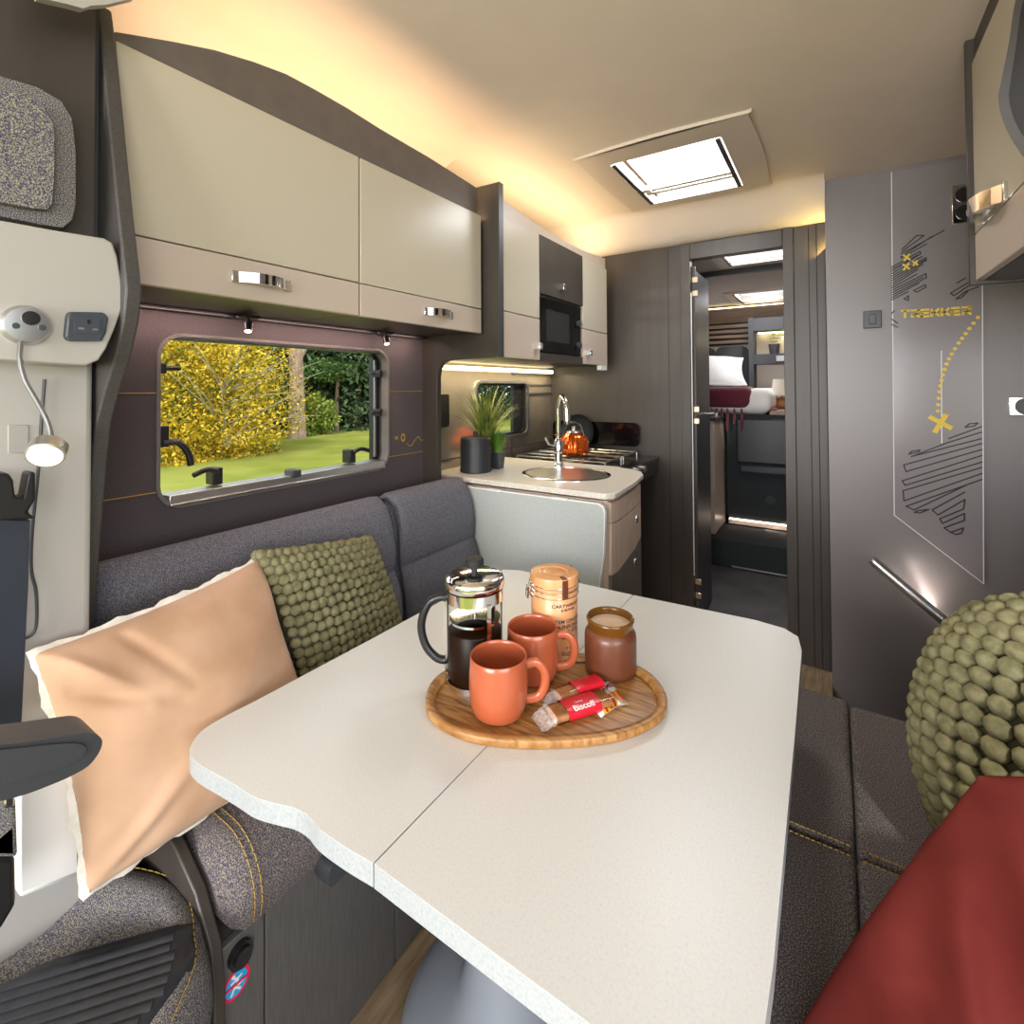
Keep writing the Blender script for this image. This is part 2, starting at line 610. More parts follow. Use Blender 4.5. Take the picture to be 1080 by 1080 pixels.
# bulkhead with the bedroom doorway
dh = [(-.60, -.001), (-.60, 1.885), (-.187, 1.885), (-.187, -.001)]
b = B().prism([(-1.46, 0), (-.60, 0), (-.60, 1.885), (-.187, 1.885), (-.187, 0), (.02, 0), (.02, 2.02), (-1.46, 2.02)], 'y', 2.6, 2.64)
wr = st(obj('wall_rear', b, 'brown'))
for x0, x1, t in ((-.645, -.60, .012), (-.187, -.145, .012), (-.1435, -.085, .004), (-.0835, -.055, .006), (-.0535, -.022, .010)):
    obj('vertical_trim', B().box(x0, x1, 2.6-t, 2.6, 0, 1.968), 'brown', wr, bev=.0015)
obj('door_head_trim', B().box(-.5995, -.1875, 2.588, 2.6, 1.885, 1.966), 'brown', wr, bev=.003)
obj('wall_seam', B().box(-.712, -.709, 2.5985, 2.6, 0, 1.97), 'print', wr)

# washroom partition
PY = 2.48
b = B().box(-.02, .75, PY, PY+.045, -.2, 2.115)
wp = st(obj('wall_partition', b, 'part', bev=.002))
pp = [px(940, 182, 'y', PY), px(943, 543, 'y', PY), px(1037, 615, 'y', PY), px(1035, 165, 'y', PY)]
pan = obj('route_panel', B().prism([(p.x, p.z) for p in pp], 'y', PY-.006, PY-.0002), 'panelgrey', wp, bev=.001)
pf = PY-.0062
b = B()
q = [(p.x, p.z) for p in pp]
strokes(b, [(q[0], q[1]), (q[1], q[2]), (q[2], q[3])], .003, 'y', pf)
obj('panel_edge_line', b, M['whiteline'], pan)  # thin white line along the left, bottom and right panel edges


def PP(u, v):
    p = px(u, v, 'y', PY)
    return (p.x, p.z)


b = B()
Z = lambda x, y: PP(860+x/3.177, 380+y/3.177)
rows = [((445, 262), (555, 222)), ((440, 276), (555, 240)), ((320, 322), (555, 262)), ((295, 350), (557, 278)), ((303, 372), (557, 298)),
        ((290, 403), (557, 318)), ((300, 418), (557, 340)), ((293, 436), (557, 358)), ((296, 470), (557, 378)), ((303, 488), (557, 398)),
        ((330, 500), (520, 410)), ((390, 500), (500, 440)), ((410, 517), (500, 465)), ((415, 530), (495, 497)), ((425, 545), (498, 512)), ((430, 560), (498, 535)), ((452, 575), (495, 560))]
segs = [(Z(*r[0]), Z(*r[1])) for r in rows]
for i in range(1, len(rows)-1):
    if i % 2:
        segs.append((Z(*rows[i][0]), Z(*rows[i+1][0])))
    if i > 10:
        if i % 2 == 0:
            segs.append((Z(*rows[i][1]), Z(*rows[i+1][1])))
for c in ([(312, 314), (322, 304), (350, 300), (345, 306), (312, 314)], [(500, 224), (515, 212), (543, 210), (530, 220), (500, 224)], [(330, 508), (345, 502), (380, 498), (350, 510), (330, 508)], [(452, 575), (470, 582), (488, 578), (495, 560)]):
    segs += [(Z(*c[i]), Z(*c[i+1])) for i in range(len(c)-1)]
strokes(b, segs, .0045, 'y', pf)
Z = lambda x, y: PP(940+x/9, 230+y/9)
rows = [((100, 320), (310, 170)), ((90, 345), (500, 120)), ((90, 372), (380, 180)), ((0, 470), (270, 320)), ((0, 510), (275, 345)), ((0, 555), (325, 380)), ((0, 600), (330, 405)), ((0, 650), (250, 490)), ((0, 690), (325, 530)), ((0, 735), (330, 570)), ((0, 780), (160, 700)), ((0, 490), (250, 352)), ((0, 532), (290, 368)), ((0, 577), (320, 398)), ((0, 625), (300, 440)), ((0, 670), (240, 535)), ((0, 712), (300, 565)), ((0, 758), (260, 620)), ((90, 385), (330, 250)),
        ((560, 715), (770, 590)), ((590, 740), (760, 625)), ((610, 770), (700, 700)), ((700, 700), (825, 655)), ((620, 620), (700, 572)), ((210, 690), (320, 635)), ((240, 705), (325, 660)), ((0, 910), (30, 880)), ((0, 960), (60, 1000)), ((0, 1010), (60, 1040))]
segs = [(Z(*r[0]), Z(*r[1])) for r in rows]
for a_, b_ in ((3, 4), (5, 6), (8, 9)):
    segs.append((Z(*rows[a_][1]), Z(*rows[b_][1])))
segs += [(Z(310, 170), Z(240, 170)), (Z(240, 170), Z(100, 300)), (Z(560, 715), Z(590, 740)), (Z(610, 770), Z(660, 760)), (Z(660, 760), Z(720, 700)), (Z(320, 635), Z(325, 660)), (Z(210, 690), Z(240, 705)), (Z(120, 770), Z(160, 740)), (Z(160, 740), Z(160, 785)), (Z(120, 770), Z(160, 785))]
strokes(b, segs, .0042, 'y', pf)
obj('map_lines', b, 'print', pan)
b = B()
for cx, cy, s_ in ((145, 378, 30), (140, 465, 30), (225, 432, 22)):
    strokes(b, [(Z(cx-s_, cy-s_*.7), Z(cx+s_, cy+s_*.7)), (Z(cx-s_*.8, cy+s_), Z(cx+s_*.8, cy-s_))], .0065, 'y', pf-.0022)
strokes(b, [(PP(981, 440), PP(1002, 451)), (PP(986, 455), PP(997, 438))], .016, 'y', pf-.0002)
cv = catmull([PP(*p) for p in ((1031, 335), (1018, 352), (1006, 369), (998, 384), (993, 400), (990, 417), (988.5, 438))], 14)
acc, last = 0, cv[0]
for i, c in enumerate(cv):
    if i == 0 or (c-last).length > .0195:
        b.prism([(c.x+.0065*math.cos(a), c.y+.0065*math.sin(a)) for a in np.linspace(0, 2*PI, 10, endpoint=False)], 'y', pf, pf-.0006)
        last = c
# wide square lettering
LT = {'T': [((0, 1), (1, 1)), ((.42, 1), (.42, 0))], 'R': [((0, 1), (.95, 1)), ((.95, 1), (.95, .5)), ((.15, .45), (.95, .45)), ((.08, .45), (.08, 0)), ((.5, .45), (1, 0))],
      'E': [((0, 1), (.9, 1)), ((.1, .5), (.85, .5)), ((.0, 0), (.95, 0)), ((.05, .5), (.05, 0))], 'K': [((.05, 1), (.05, 0)), ((.1, .5), (.45, .5)), ((.45, .5), (.9, 1)), ((.45, .5), (.95, 0))]}
x0, z0 = PP(951, 335)
x1, z1 = PP(1026, 331)
lw = (x1-x0)/7
for i, ch in enumerate('TREKKER'):
    for p, q2 in LT[ch]:
        f = lambda p: (x0+i*lw+p[0]*lw*.78, z0+(z1-z0)*(i/7)+p[1]*.026-.001)
        strokes(b, [(f(p), f(q2))], .0075, 'y', pf)
obj('route_lettering', b, 'yellow', pan)
obj('thin_white_line', strokes(B(), [(PP(992.5, 370), PP(993, 467))], .003, 'y', pf+.0001), 'whiteline', pan)
b = B().box(.75, .8, .35, 2.6, -.2, 2.15)
st(obj('wall_right', b, 'part'))
light('partition_edge_glow', 'AREA', (-.012, 2.575, 1.86), .5, (1, .7, .2), .03, .12, target=(-.2, 2.56, 2.05))

# ================================================================ LOUNGE WINDOW
w1 = room('window_1', (WX, .9, .96))
ring = lambda d, r: rrect(.542-d, 1.272+d, .962-d, 1.382+d, r)
obj('window_frame', B().prism(ring(.004, .058), 'x', WX-.03, WX+.004, [ring(-.005, .05)]), noisy('beige_grey_frame', (.13, .12, .11), (.15, .14, .13), 20, .4), w1, bev=.003)
obj('blind_cassette', B().box(WX-.03, WX+.003, .57, 1.245, 1.370, 1.384), 'dgrey', w1, bev=.003)
obj('inner_sill', B().box(WX-.05, WX+.006, .565, 1.25, .966, .992).box(WX-.04, WX+.012, .565, 1.25, .966, .972), 'alu', w1, bev=.002)
obj('seal', B().prism(ring(.02, .05), 'x', WX-.085, WX-.045, [ring(-.004, .05)]), 'black', w1)
obj('pane', B().prism(ring(.006, .05), 'x', WX-.075, WX-.07), 'pane', w1)
obj('side_rail', B().box(WX-.055, WX-.045, .556, .566, 1.0, 1.35).box(WX-.055, WX-.045, 1.247, 1.256, 1.0, 1.35), 'alu', w1)
obj('black_side_trim', B().prism([(1.245, .99), (1.274, .99), (1.274, 1.36), (1.245, 1.36)], 'x', WX-.07, WX-.05), 'black', w1)
for y, z, sgn in ((.56, 1.30, 1), (1.25, 1.30, -1), (1.25, 1.16, -1)):
    obj('hinge_stay', B().box(WX-.05, WX-.015, y-.006, y+.008, z-.013, z+.013).tube([(WX-.02, y, z), (WX-.02, y+sgn*.04, z)], .0055), 'black', w1, bev=.003)
obj('lever_handle', B().box(WX-.03, WX+.0, .548, .566, 1.11, 1.16).tube(catmull([(WX-.005, .558, 1.12), (WX+.006, .585, 1.118), (WX+.008, .605, 1.09), (WX+.006, .612, 1.06)], 5), .008), 'black', w1)
for y, s_ in ((.69, -1), (1.13, 1)):
    obj('latch', B().box(WX-.06, WX-.02, y-.012, y+.014, .995, 1.04).tube(catmull([(WX-.02, y, 1.03), (WX-.015, y+s_*.03, 1.04), (WX-.012, y+s_*.065, 1.03)], 5), .007), 'black', w1, bev=.003)
obj('centre_catch', B().box(WX-.03, WX+.014, .885, .915, .985, 1.008), 'dgrey', w1, bev=.004)

# kitchen window
w2 = room('window_2', (-1.4, 2.1, 1.0))
kr = lambda d, r: rrect(1.86-d, 2.32+d, 1.0-d, 1.27+d, r)
obj('window_frame', B().prism(kr(.012, .05), 'x', -1.402, -1.39, [kr(-.003, .035)]), 'dull', w2, bev=.002)
obj('seal', B().prism(kr(0, .04), 'x', -1.47, -1.405, [kr(-.014, .03)]), 'black', w2)
obj('dark_side_screen', B().prism([(2.22, 1.01), (2.306, 1.01), (2.306, 1.26), (2.22, 1.26)], 'x', -1.44, -1.42), 'black', w2)
obj('pane', B().prism(kr(-.01, .03), 'x', -1.452, -1.448), 'pane', w2)

# roof light over the lounge
rl = thing('roof_light', 'square ceiling roof light with beige surround, nearest in the main ceiling', 'skylight', (-.51, 2.03, 2.11))
out = catmull([(-.79, 1.70), (-.51, 1.685), (-.225, 1.70), (-.212, 1.72), (-.2, 2.03), (-.212, 2.335), (-.23, 2.35), (-.51, 2.362), (-.79, 2.35), (-.805, 2.33), (-.815, 2.03), (-.805, 1.72)], 4, True)
inn = rrect(-.71, -.31, 1.805, 2.305, .012, 3)
obj('surround', B().prism([(p.x, p.y) for p in out], 'z', 2.098, 2.112, [inn]), 'rooftrim', rl, bev=.004)
obj('shaft', B().prism(rrect(-.725, -.295, 1.79, 2.32, .02, 3), 'z', 2.11, 2.2, [rrect(-.71, -.31, 1.805, 2.305, .012, 3)]), 'white', rl)
for x in (-.705, -.33):
    obj('black_side_strip', B().box(x, x+.016, 1.815, 2.295, 2.093, 2.099), 'black', rl)
obj('blind_bar', B().box(-.70, -.32, 2.15, 2.175, 2.105, 2.125), 'rooftrim', rl, bev=.003)
obj('flyscreen_bar', B().box(-.70, -.32, 2.21, 2.24, 2.115, 2.13), 'white', rl, bev=.003)
obj('blind_clip', B().box(-.68, -.655, 2.12, 2.17, 2.095, 2.12), 'rooftrim', rl, bev=.004)
obj('blind_frame', B().box(-.675, -.66, 1.83, 2.28, 2.12, 2.14), mat('tan_blind_edge', (.55, .36, .25), .5), rl)
obj('dome', B().grid(lambda u, v: (-.73+.44*u, 1.79+.54*v, 2.2+.05*(math.sin(PI*u)*math.sin(PI*v))**.5), 14, 14), 'pane', rl, smooth=80)

# ================================================================ LEFT OVERHEAD LOCKERS
LX = -1.05


def bow_handle(par, x, y, z, ln=.115, h=.022, d=.03, sgn=1, tilt=0):
    n = 14
    o_, i_ = [], []
    for k in range(n+1):
        t = k/n
        o_.append((y-ln/2+ln*t, x+sgn*(.004+d*math.sin(PI*t)**.7)))
        i_.append((y-ln/2+.006+(ln-.012)*t, x+sgn*(.0+(d-.005)*math.sin(PI*t)**.7)))
    pts = o_+i_[::-1]
    b = B()
    V = [(p[1], p[0], z-h/2) for p in pts]+[(p[1], p[0], z+h/2) for p in pts]
    m_ = len(pts)
    F = []
    for k in range(m_):
        F.append((k, (k+1) % m_, (k+1) % m_+m_, k+m_))
    for k in range(n):
        F.append((k, k+1, m_-2-k, m_-1-k))
        F.append((k+m_, k+1+m_, m_-2-k+m_, m_-1-k+m_))
    b.faces(V, F)
    hd = obj('handle', b, 'chrome', par, smooth=40, label='chrome bow handle')
    cen = B().box(min(x, x+sgn*(d+.001)), max(x, x+sgn*(d+.001)), y+ln*.05, y+ln*.22, z-.006, z+.006)
    obj('push_latch', cen, 'alu', hd, bev=.001)
    for e in (-1, 1):
        obj('handle_mount', B().box(min(x, x+sgn*.007), max(x, x+sgn*.007), y+e*ln/2-.01, y+e*ln/2+.01, z-h/2-.002, z+h/2+.002), 'chrome', hd, bev=.001)
    return hd


def locker(y0, y1, hy, label):
    t = thing('overhead_locker', label, 'cabinet', (LX, y0, 1.44), 'overhead lockers above the lounge window')
    obj('carcass', B().box(WX, LX-.018, y0, y1, 1.445, 1.86), 'brown', t)
    obj('door', B().box(LX-.017, LX, y0+.0015, y1-.0015, 1.528, 1.862), 'cream', t, bev=.002)
    r = obj('lower_rail', B().box(LX-.017, LX, y0+.0015, y1-.0015, 1.44, 1.5255), 'tan', t, bev=.002)
    bow_handle(r, LX, hy, 1.483)
    return t


locker(.352, .888, .62, 'large cream overhead locker with chrome handle, nearer the cab pillar')
locker(.891, 1.434, 1.2, 'cream overhead locker with chrome handle, ending at the dark kitchen post')
cp_ = [px(u, v, 'x', LX-.01) for u, v in ((120, 35), (180, 45), (225, 54), (265, 66), (300, 79), (330, 95), (365, 115), (400, 137), (450, 166), (502, 199))]
poly = [(p.y, p.z) for p in cp_]
poly = [(poly[0][0], 1.862)]+poly+[(poly[-1][0], 1.862)]
cvp = obj('cove_panel', B().prism(poly, 'x', LX-.016, LX-.004), 'taupe')
tag(cvp, 'curved dark taupe board above the cream lounge lockers', 'panel')
ls = obj('cove_led_strip', B().box(-1.16, -1.14, .4, 1.44, 1.90, 1.905), 'led')
tag(ls, 'hidden warm light strip behind the curved lounge board', 'light strip')
strip_y('cove_glow', (-1.16, .93, 1.90), 3.6, WARM, .04, 1.0, PI+.3)
b = B().box(-1.335, -1.315, .42, 1.44, 1.436, 1.4445)
sl = obj('lamp_track', b, 'black')
tag(sl, 'dark track under the lounge lockers along the wall', 'lamp track')
strip_y('under_locker_strip', (-1.29, .92, 1.436), 1.6, (1, .7, .6), .012, .95, .35)
for y, lb in ((.72, 'small black spot lamp above the window, nearer the cab'), (1.195, 'small black spot lamp above the window, nearer the kitchen')):
    t = thing('spot_lamp', lb, 'lamp', (-1.28, y, 1.44), 'spot lamps under the lounge lockers')
    obj('base', B().box(-1.3, -1.26, y-.022, y+.022, 1.431, 1.44), 'black', t, bev=.002)
    obj('neck', B().tube([(-1.28, y, 1.434), (-1.28, y, 1.418)], .005), 'black', t)
    mt = Matrix.Translation((-1.28, y, 1.42)) @ Matrix.Rotation(-.55, 4, 'Y') @ Matrix.Rotation(-.3, 4, 'X')
    obj('shade', B().lathe([(.008, 0), (.011, -.002), (.011, -.03), (.009, -.03), (.009, -.02), (0, -.02)], n=20, mtx=mt), 'black', t)
    obj('lens', B().lathe([(.0088, -.027), (0, -.0275)], n=20, mtx=mt), 'spotlens', t)
    light('spot_glow', 'SPOT', (-1.28, y-.005, 1.385), 1.5, WARM, .01, target=(-1.33, y, .9), spot=1.6)

# post and divider to the kitchen
dv = thing('kitchen_post', 'tall dark brown post and arch board between lounge and kitchen', 'panel', (-1.1, 1.45, 1.3))
arch = [(-1.4, .86), (-1.4, 2.08), (-1.093, 2.04), (-1.093, 2.0), (-.985, 2.0), (-.985, 1.352), (-1.19, 1.352)]
ac = [(-1.27+.055*(1-math.sin(a)), 1.352-.055*(1-math.cos(a))) for a in np.linspace(PI/2, 0, 7)]
prof = [(-1.4, .85), (-1.4, 1.985), (-.985, 1.975), (-.985, 1.355), (-1.215, 1.352), (-1.25, 1.342), (-1.268, 1.32), (-1.275, 1.29), (-1.275, .85)]
obj('arch_board', B().prism(prof, 'y', 1.45, 1.475), 'brown', dv, bev=.002)
obj('edge_strip', B().box(-.987, -.983, 1.449, 1.476, 1.355, 1.975), 'dgrey', dv)

# ================================================================ KITCHEN WALL LOCKERS
KX = -.99
k0, k1, k2, k3 = 1.476, 1.748, 2.16, 2.46


def sq_handle(par, x, y, z):
    obj('handle', B().box(x, x+.022, y-.011, y+.011, z-.014, z+.014), 'chrome', par, bev=.003, label='chrome square pull')


def klocker(y0, y1, label, hy):
    t = thing('kitchen_wall_locker', label, 'cabinet', (KX, y0, 1.355), 'cream kitchen wall lockers')
    obj('carcass', B().box(-1.4, KX-.018, y0, y1, 1.355, 1.86), 'brown', t)
    obj('door', B().box(KX-.017, KX, y0+.001, y1-.001, 1.524, 1.862), 'cream', t, bev=.002)
    r = obj('lower_door', B().box(KX-.017, KX, y0+.001, y1-.001, 1.356, 1.521), 'tan', t, bev=.002)
    sq_handle(r, KX, hy, 1.41)
    return t


klocker(k0, k1, 'cream kitchen wall locker left of the microwave', k1-.025)
kl3 = klocker(k2+.001, k3, 'narrow cream kitchen wall locker right of the microwave', k2+.05)
obj('white_tag', B().box(KX-.02, KX+.001, k3-.09, k3-.01, 1.333, 1.356), 'white', kl3)
t = thing('microwave_housing', 'dark brown wall locker holding the microwave, with one chrome pull', 'cabinet', (KX, k1, 1.355))
obj('carcass', B().box(-1.4, KX-.012, k1+.001, k2, 1.355, 1.38).box(-1.4, KX-.012, k1+.001, k1+.015, 1.38, 1.62).box(-1.4, KX-.012, k2-.015, k2, 1.38, 1.62).box(-1.4, KX-.012, k1+.001, k2, 1.62, 1.86), 'brown', t)
d = obj('door', B().box(KX-.012, KX+.002, k1+.002, k2-.001, 1.628, 1.866), 'brown', t, bev=.002)
sq_handle(d, KX, (k1+k2)/2-.02, 1.68)
obj('plinth', B().box(KX-.012, KX-.002, k1+.002, k2-.001, 1.352, 1.388), 'brown', t)
mw = thing('microwave', 'black glass-fronted microwave built in between the cream kitchen lockers', 'microwave', (KX, k1, 1.39))
obj('body', B().box(-1.35, KX-.012, k1+.017, k2-.017, 1.391, 1.618), 'black', mw)
obj('door', B().box(KX-.011, KX-.003, k1+.012, k2-.085, 1.392, 1.617), 'blackgloss', mw, bev=.002)
obj('window', B().box(KX-.0032, KX-.0022, k1+.06, k2-.14, 1.44, 1.57), mat('dark_microwave_mesh', (.02, .02, .022), .25), mw)
cpn = obj('control_panel', B().box(KX-.011, KX-.003, k2-.083, k2-.018, 1.392, 1.617), 'blackgloss', mw, bev=.002)
for z in (1.54, 1.44):
    obj('dial', B().tube([(KX-.004, k2-.05, z), (KX+.01, k2-.05, z)], .014, 20), 'dgrey', cpn)
b = B().prism([(k0, 1.863), (k0, 1.93)]+[(k0+(k3-k0)*t, 1.93-.035*math.sin(PI*t)*.8-.01*t) for t in np.linspace(.1, 1, 9)]+[(k3, 1.863)], 'x', KX-.02, KX-.008)
c2 = obj('cove_panel', b, 'tan')
tag(c2, 'slim pale taupe board above the kitchen lockers', 'panel')
c3 = obj('cove_led_strip', B().box(-1.12, -1.1, 1.5, 2.5, 1.875, 1.88), 'led')
tag(c3, 'hidden warm light strip behind the slim kitchen board', 'light strip')
strip_y('kitchen_cove_glow', (-1.12, 2.0, 1.885), 2.6, (1, .74, .42), .04, 1.0, PI+.25)
kl = obj('kitchen_light_strip', B().box(-1.385, -1.365, 1.6, 2.56, 1.325, 1.342), 'ledk')
tag(kl, 'bright warm light strip under the kitchen lockers above the window', 'light strip')
strip_y('kitchen_strip_glow', (-1.34, 2.05, 1.32), 3.0, (1, .82, .52), .02, .95, -.1)

# ================================================================ KITCHEN BASE
WT = .90
top = [(-1.395, 1.53), (-.66, 1.53), (-.625, 1.537), (-.606, 1.56), (-.605, 1.6), (-.617, 1.8), (-.638, 1.95), (-.665, 2.01), (-.71, 2.045), (-.77, 2.06), (-.78, 2.08), (-1.395, 2.08)]
cb = [(-1.39, 1.548), (-.66, 1.548), (-.632, 1.56), (-.625, 1.6), (-.637, 1.8), (-.656, 1.93), (-.69, 1.99), (-.74, 2.02), (-1.39, 2.02)]
t = thing('kitchen_worktop', 'pale stone-effect worktop with rounded corner holding the sink', 'worktop', (-1, 1.8, .87))
sc = px(603, 501, 'z', WT)
sc = Vector((-.905, 1.80, WT))
srx = .155
hole = [(sc.x+srx*1.12*math.cos(a), sc.y+srx*math.sin(a)) for a in np.linspace(0, 2*PI, 48, endpoint=False)]
obj('slab', B().prism(top, 'z', WT-.02, WT), 'worktop', t, bev=.004)
sk = thing('round_sink', 'round steel sink with cover set in the worktop', 'sink', (sc.x, sc.y, WT))
sm = Matrix.Translation(sc) @ Matrix.Diagonal((1.12, 1, 1, 1))
obj('rim', B().lathe([(srx+.006, 0), (srx+.006, .002), (srx, .004), (srx-.006, .004), (srx-.006, .0)], n=56, mtx=sm), 'chrome', sk)
obj('cover', B().lathe([(0, .002), (.1, .0025), (srx-.01, .0025), (srx-.007, .0)], n=56, mtx=sm), 'steel', sk)
cu = thing('kitchen_unit', 'pale wood kitchen base unit with rounded drawer front', 'cabinet', (-.9, 1.8, 0))
obj('body', B().prism(cb, 'z', .02, WT-.028), 'oak', cu, smooth=50)
fr = [(-.632, 1.562), (-.624, 1.6), (-.636, 1.8), (-.655, 1.93)]


def front(z0, z1, m_, nm, z0b=None):
    outer = [(x+.012, y) for x, y in fr]
    b = B()
    V = []
    n = len(fr)
    for (x, y), (xo, yo) in zip(fr, outer):
        k = (y-1.562)/(1.93-1.562)
        zb = z0+(z0b-z0)*k if z0b is not None else z0
        zt = z1+(getattr(front, 'dt', 0))*k
        V += [(x, y, zb), (xo, y, zb), (xo, y, zt), (x, y, zt)]
    F = [(0, 3, 2, 1), (4*n-4, 4*n-3, 4*n-2, 4*n-1)]
    for i in range(n-1):
        for j in range(4):
            F.append((4*i+j, 4*i+(j+1) % 4, 4*i+4+(j+1) % 4, 4*i+4+j))
    b.faces(V, F)
    return obj(nm, b, m_, cu, smooth=50)


front(.80, .866, 'oak', 'drawer')
d = front(.628, .797, 'oak', 'door', .66)
sq_handle(d, -.64, 1.82, .755)
front.dt = .032
d = front(.30, .625, 'taupe', 'lower_door')
front.dt = 0
sq_handle(d, -.64, 1.80, .60)
flp = thing('worktop_flap', 'pale grey drop-down flap with white edge hanging on the kitchen unit', 'flap', (-.9, 1.53, .87))
fo = [(px(u, v, 'y', 1.52).x, px(u, v, 'y', 1.52).z) for u, v in ((497, 511), (629, 526), (636, 531), (637.5, 540), (635, 580), (630, 622))]
fo = [(-1.205, .848), (-1.19, .866), (-.65, .866), (-.632, .858), (-.626, .84), (-.632, .7), (-.655, .56), (-.67, .45), (-.7, .40), (-1.12, .40), (-1.15, .45), (-1.185, .65)]
obj('panel', B().prism(fo, 'y', 1.515, 1.5335), 'flap', flp)
fi = [((x+.90)*1.012-.90, (z-.63)*1.016+.63) for x, z in fo]
obj('edge_band', B().prism(fi, 'y', 1.517, 1.5318, [fo]), 'white', flp)
for x in (-1.06, -.79):
    obj('hinge', B().box(x-.03, x+.03, 1.513, 1.53, .864, .872), 'white', flp, bev=.002)

# hob with lid
hb = thing('gas_hob', 'black gas hob with wire pan supports and raised black glass lid', 'hob', (-1.05, 2.3, .87))
obj('tray', B().box(-1.39, -.76, 2.082, 2.58, .86, .888), 'hob', hb, bev=.006)
obj('lid', B().prism(rrect(-1.37, -.86, .93, 1.055, .03), 'y', 2.562, 2.57), 'blackgloss', hb, bev=.002)
obj('front_panel', B().box(-.86, -.765, 2.084, 2.57, .80, .886), 'hob', hb, bev=.004)
for k in range(3):
    y = 2.15+k*.08
    obj('knob', B().tube([(-.765, y, .86), (-.745, y, .86)], .016, 18), 'chrome', hb)
for cx, cy in ((-1.2, 2.2), (-1.2, 2.44), (-.97, 2.2), (-.97, 2.44)):
    obj('burner', B().lathe([(.04, .888), (.042, .895), (.03, .898), (.03, .904), (0, .906)], (cx, cy, 0), 24), 'black', hb)
for k, (y0, y1) in enumerate(((2.11, 2.31), (2.34, 2.54))):
    b = B()
    for x in (-1.32, -1.2, -1.09, -1.085, -.97, -.87):
        b.tube([(x, y0, .906), (x, y1, .906)], .0045, 8)
    for y in (y0, (y0+y1)/2, y1):
        b.tube([(-1.33, y, .906), (-.865, y, .906)], .0045, 8)
    for x in (-1.33, -.865):
        for y in (y0, y1):
            b.tube([(x, y, .889), (x, y, .906)], .0045, 8)
    obj('pan_support', b, 'steel', hb)
pl = obj('pan_lid', B().lathe([(.0, -.012), (.07, -.01), (.095, 0), (.1, 0), (.1, .004), (.07, -.004), (0, -.006)], n=40, mtx=Matrix.Translation((-1.2, 2.53, .995)) @ Matrix.Rotation(math.radians(80), 4, 'X')), mat('black_enamel', (.004, .004, .005), .3, spec=.3))
tag(pl, 'round black pan lid leaning behind the copper kettle', 'lid')

kt = thing('kettle', 'glossy copper-orange kettle on the hob behind the tap', 'kettle', (-1.04, 2.2, .923))
kc = (-1.06, 2.2)
b = B()
prof = [(.0, .923), (.062, .923), (.068, .93), (.071, .95), (.068, .985), (.058, 1.01), (.04, 1.025), (.0, 1.03)]
n = 48
V, F = [], []
for r, z in prof:
    for j in range(n):
        a = 2*PI*j/n
        rr = r*(1+.035*math.cos(12*a))
        V.append((kc[0]+rr*math.cos(a), kc[1]+rr*math.sin(a), z))
for i in range(len(prof)-1):
    for j in range(n):
        F.append((i*n+j, i*n+(j+1) % n, (i+1)*n+(j+1) % n, (i+1)*n+j))
b.faces(V, F)
bmesh.ops.remove_doubles(b.bm, verts=b.bm.verts, dist=1e-5)
obj('body', b, 'copper', kt, smooth=60)
obj('lid', B().lathe([(.04, 1.027), (.036, 1.034), (.012, 1.038), (.01, 1.05), (.014, 1.056), (0, 1.06)], (*kc, 0), 24), 'steel', kt)
obj('handle', B().tube([(kc[0]+.055*math.cos(a), kc[1], 1.0+.075*math.sin(a)) for a in np.linspace(.15, PI-.15, 14)], .007), 'black', kt)
obj('spout', B().tube([(kc[0]-.06, kc[1]-.0, .97), (kc[0]-.085, kc[1], .995), (kc[0]-.1, kc[1], 1.015)], [.014, .011, .009]), 'copper', kt)

tp = thing('mixer_tap', 'tall chrome swan-neck mixer tap beside the round sink', 'tap', (-1.02, 1.94, WT))
tx, ty = -1.012, 1.945
obj('body', B().lathe([(.024, 0), (.024, .01), (.018, .018), (.016, .06), (.02, .065), (.02, .11), (.016, .118), (.012, .125), (0, .125)], (tx, ty, WT), 28), 'chrome', tp)
arc = [(tx, ty, WT+.12), (tx, ty, WT+.25)]+[(tx+.035-.035*math.cos(a), ty-.03+.03*math.cos(a), WT+.25+.055*math.sin(a)) for a in np.linspace(.2, PI-.1, 14)]+[(tx+.071, ty-.06, WT+.235)]
obj('swan_neck', B().tube(arc, .010, 16), 'chrome', tp, smooth=60)
obj('spray_head', B().tube([(tx+.071, ty-.06, WT+.25), (tx+.073, ty-.062, WT+.21), (tx+.074, ty-.063, WT+.19)], [.012, .014, .011], 16), 'chrome', tp)
obj('lever', B().tube([(tx-.005, ty, WT+.09), (tx-.03, ty-.03, WT+.10), (tx-.04, ty-.045, WT+.13)], .006, 10), 'chrome', tp)

# jar and plants
jc = px(502, 497, 'z', WT)
jr = .066
jp = thing('lidded_pot', 'dark charcoal lidded pot at the left end of the worktop', 'pot', (jc.x, jc.y, WT))
obj('pot', B().lathe([(0, 0), (jr-.003, 0), (jr, .004), (jr, .008), (jr-.002, .012), (jr-.002, 0.110), (jr-.005, 0.118), (jr-.012, 0.121), (0, 0.121)], (jc.x, jc.y, WT), 40), 'darkpot', jp)
obj('lid', B().lathe([(jr-.012, 0.119), (jr-.003, .11), (jr-.003, 0.137), (jr-.008, 0.142), (.008, 0.143), (.007, 0.151), (.01, 0.160), (.006, 0.166), (0, 0.167)], (jc.x, jc.y, WT), 40), 'darkpot', jp)


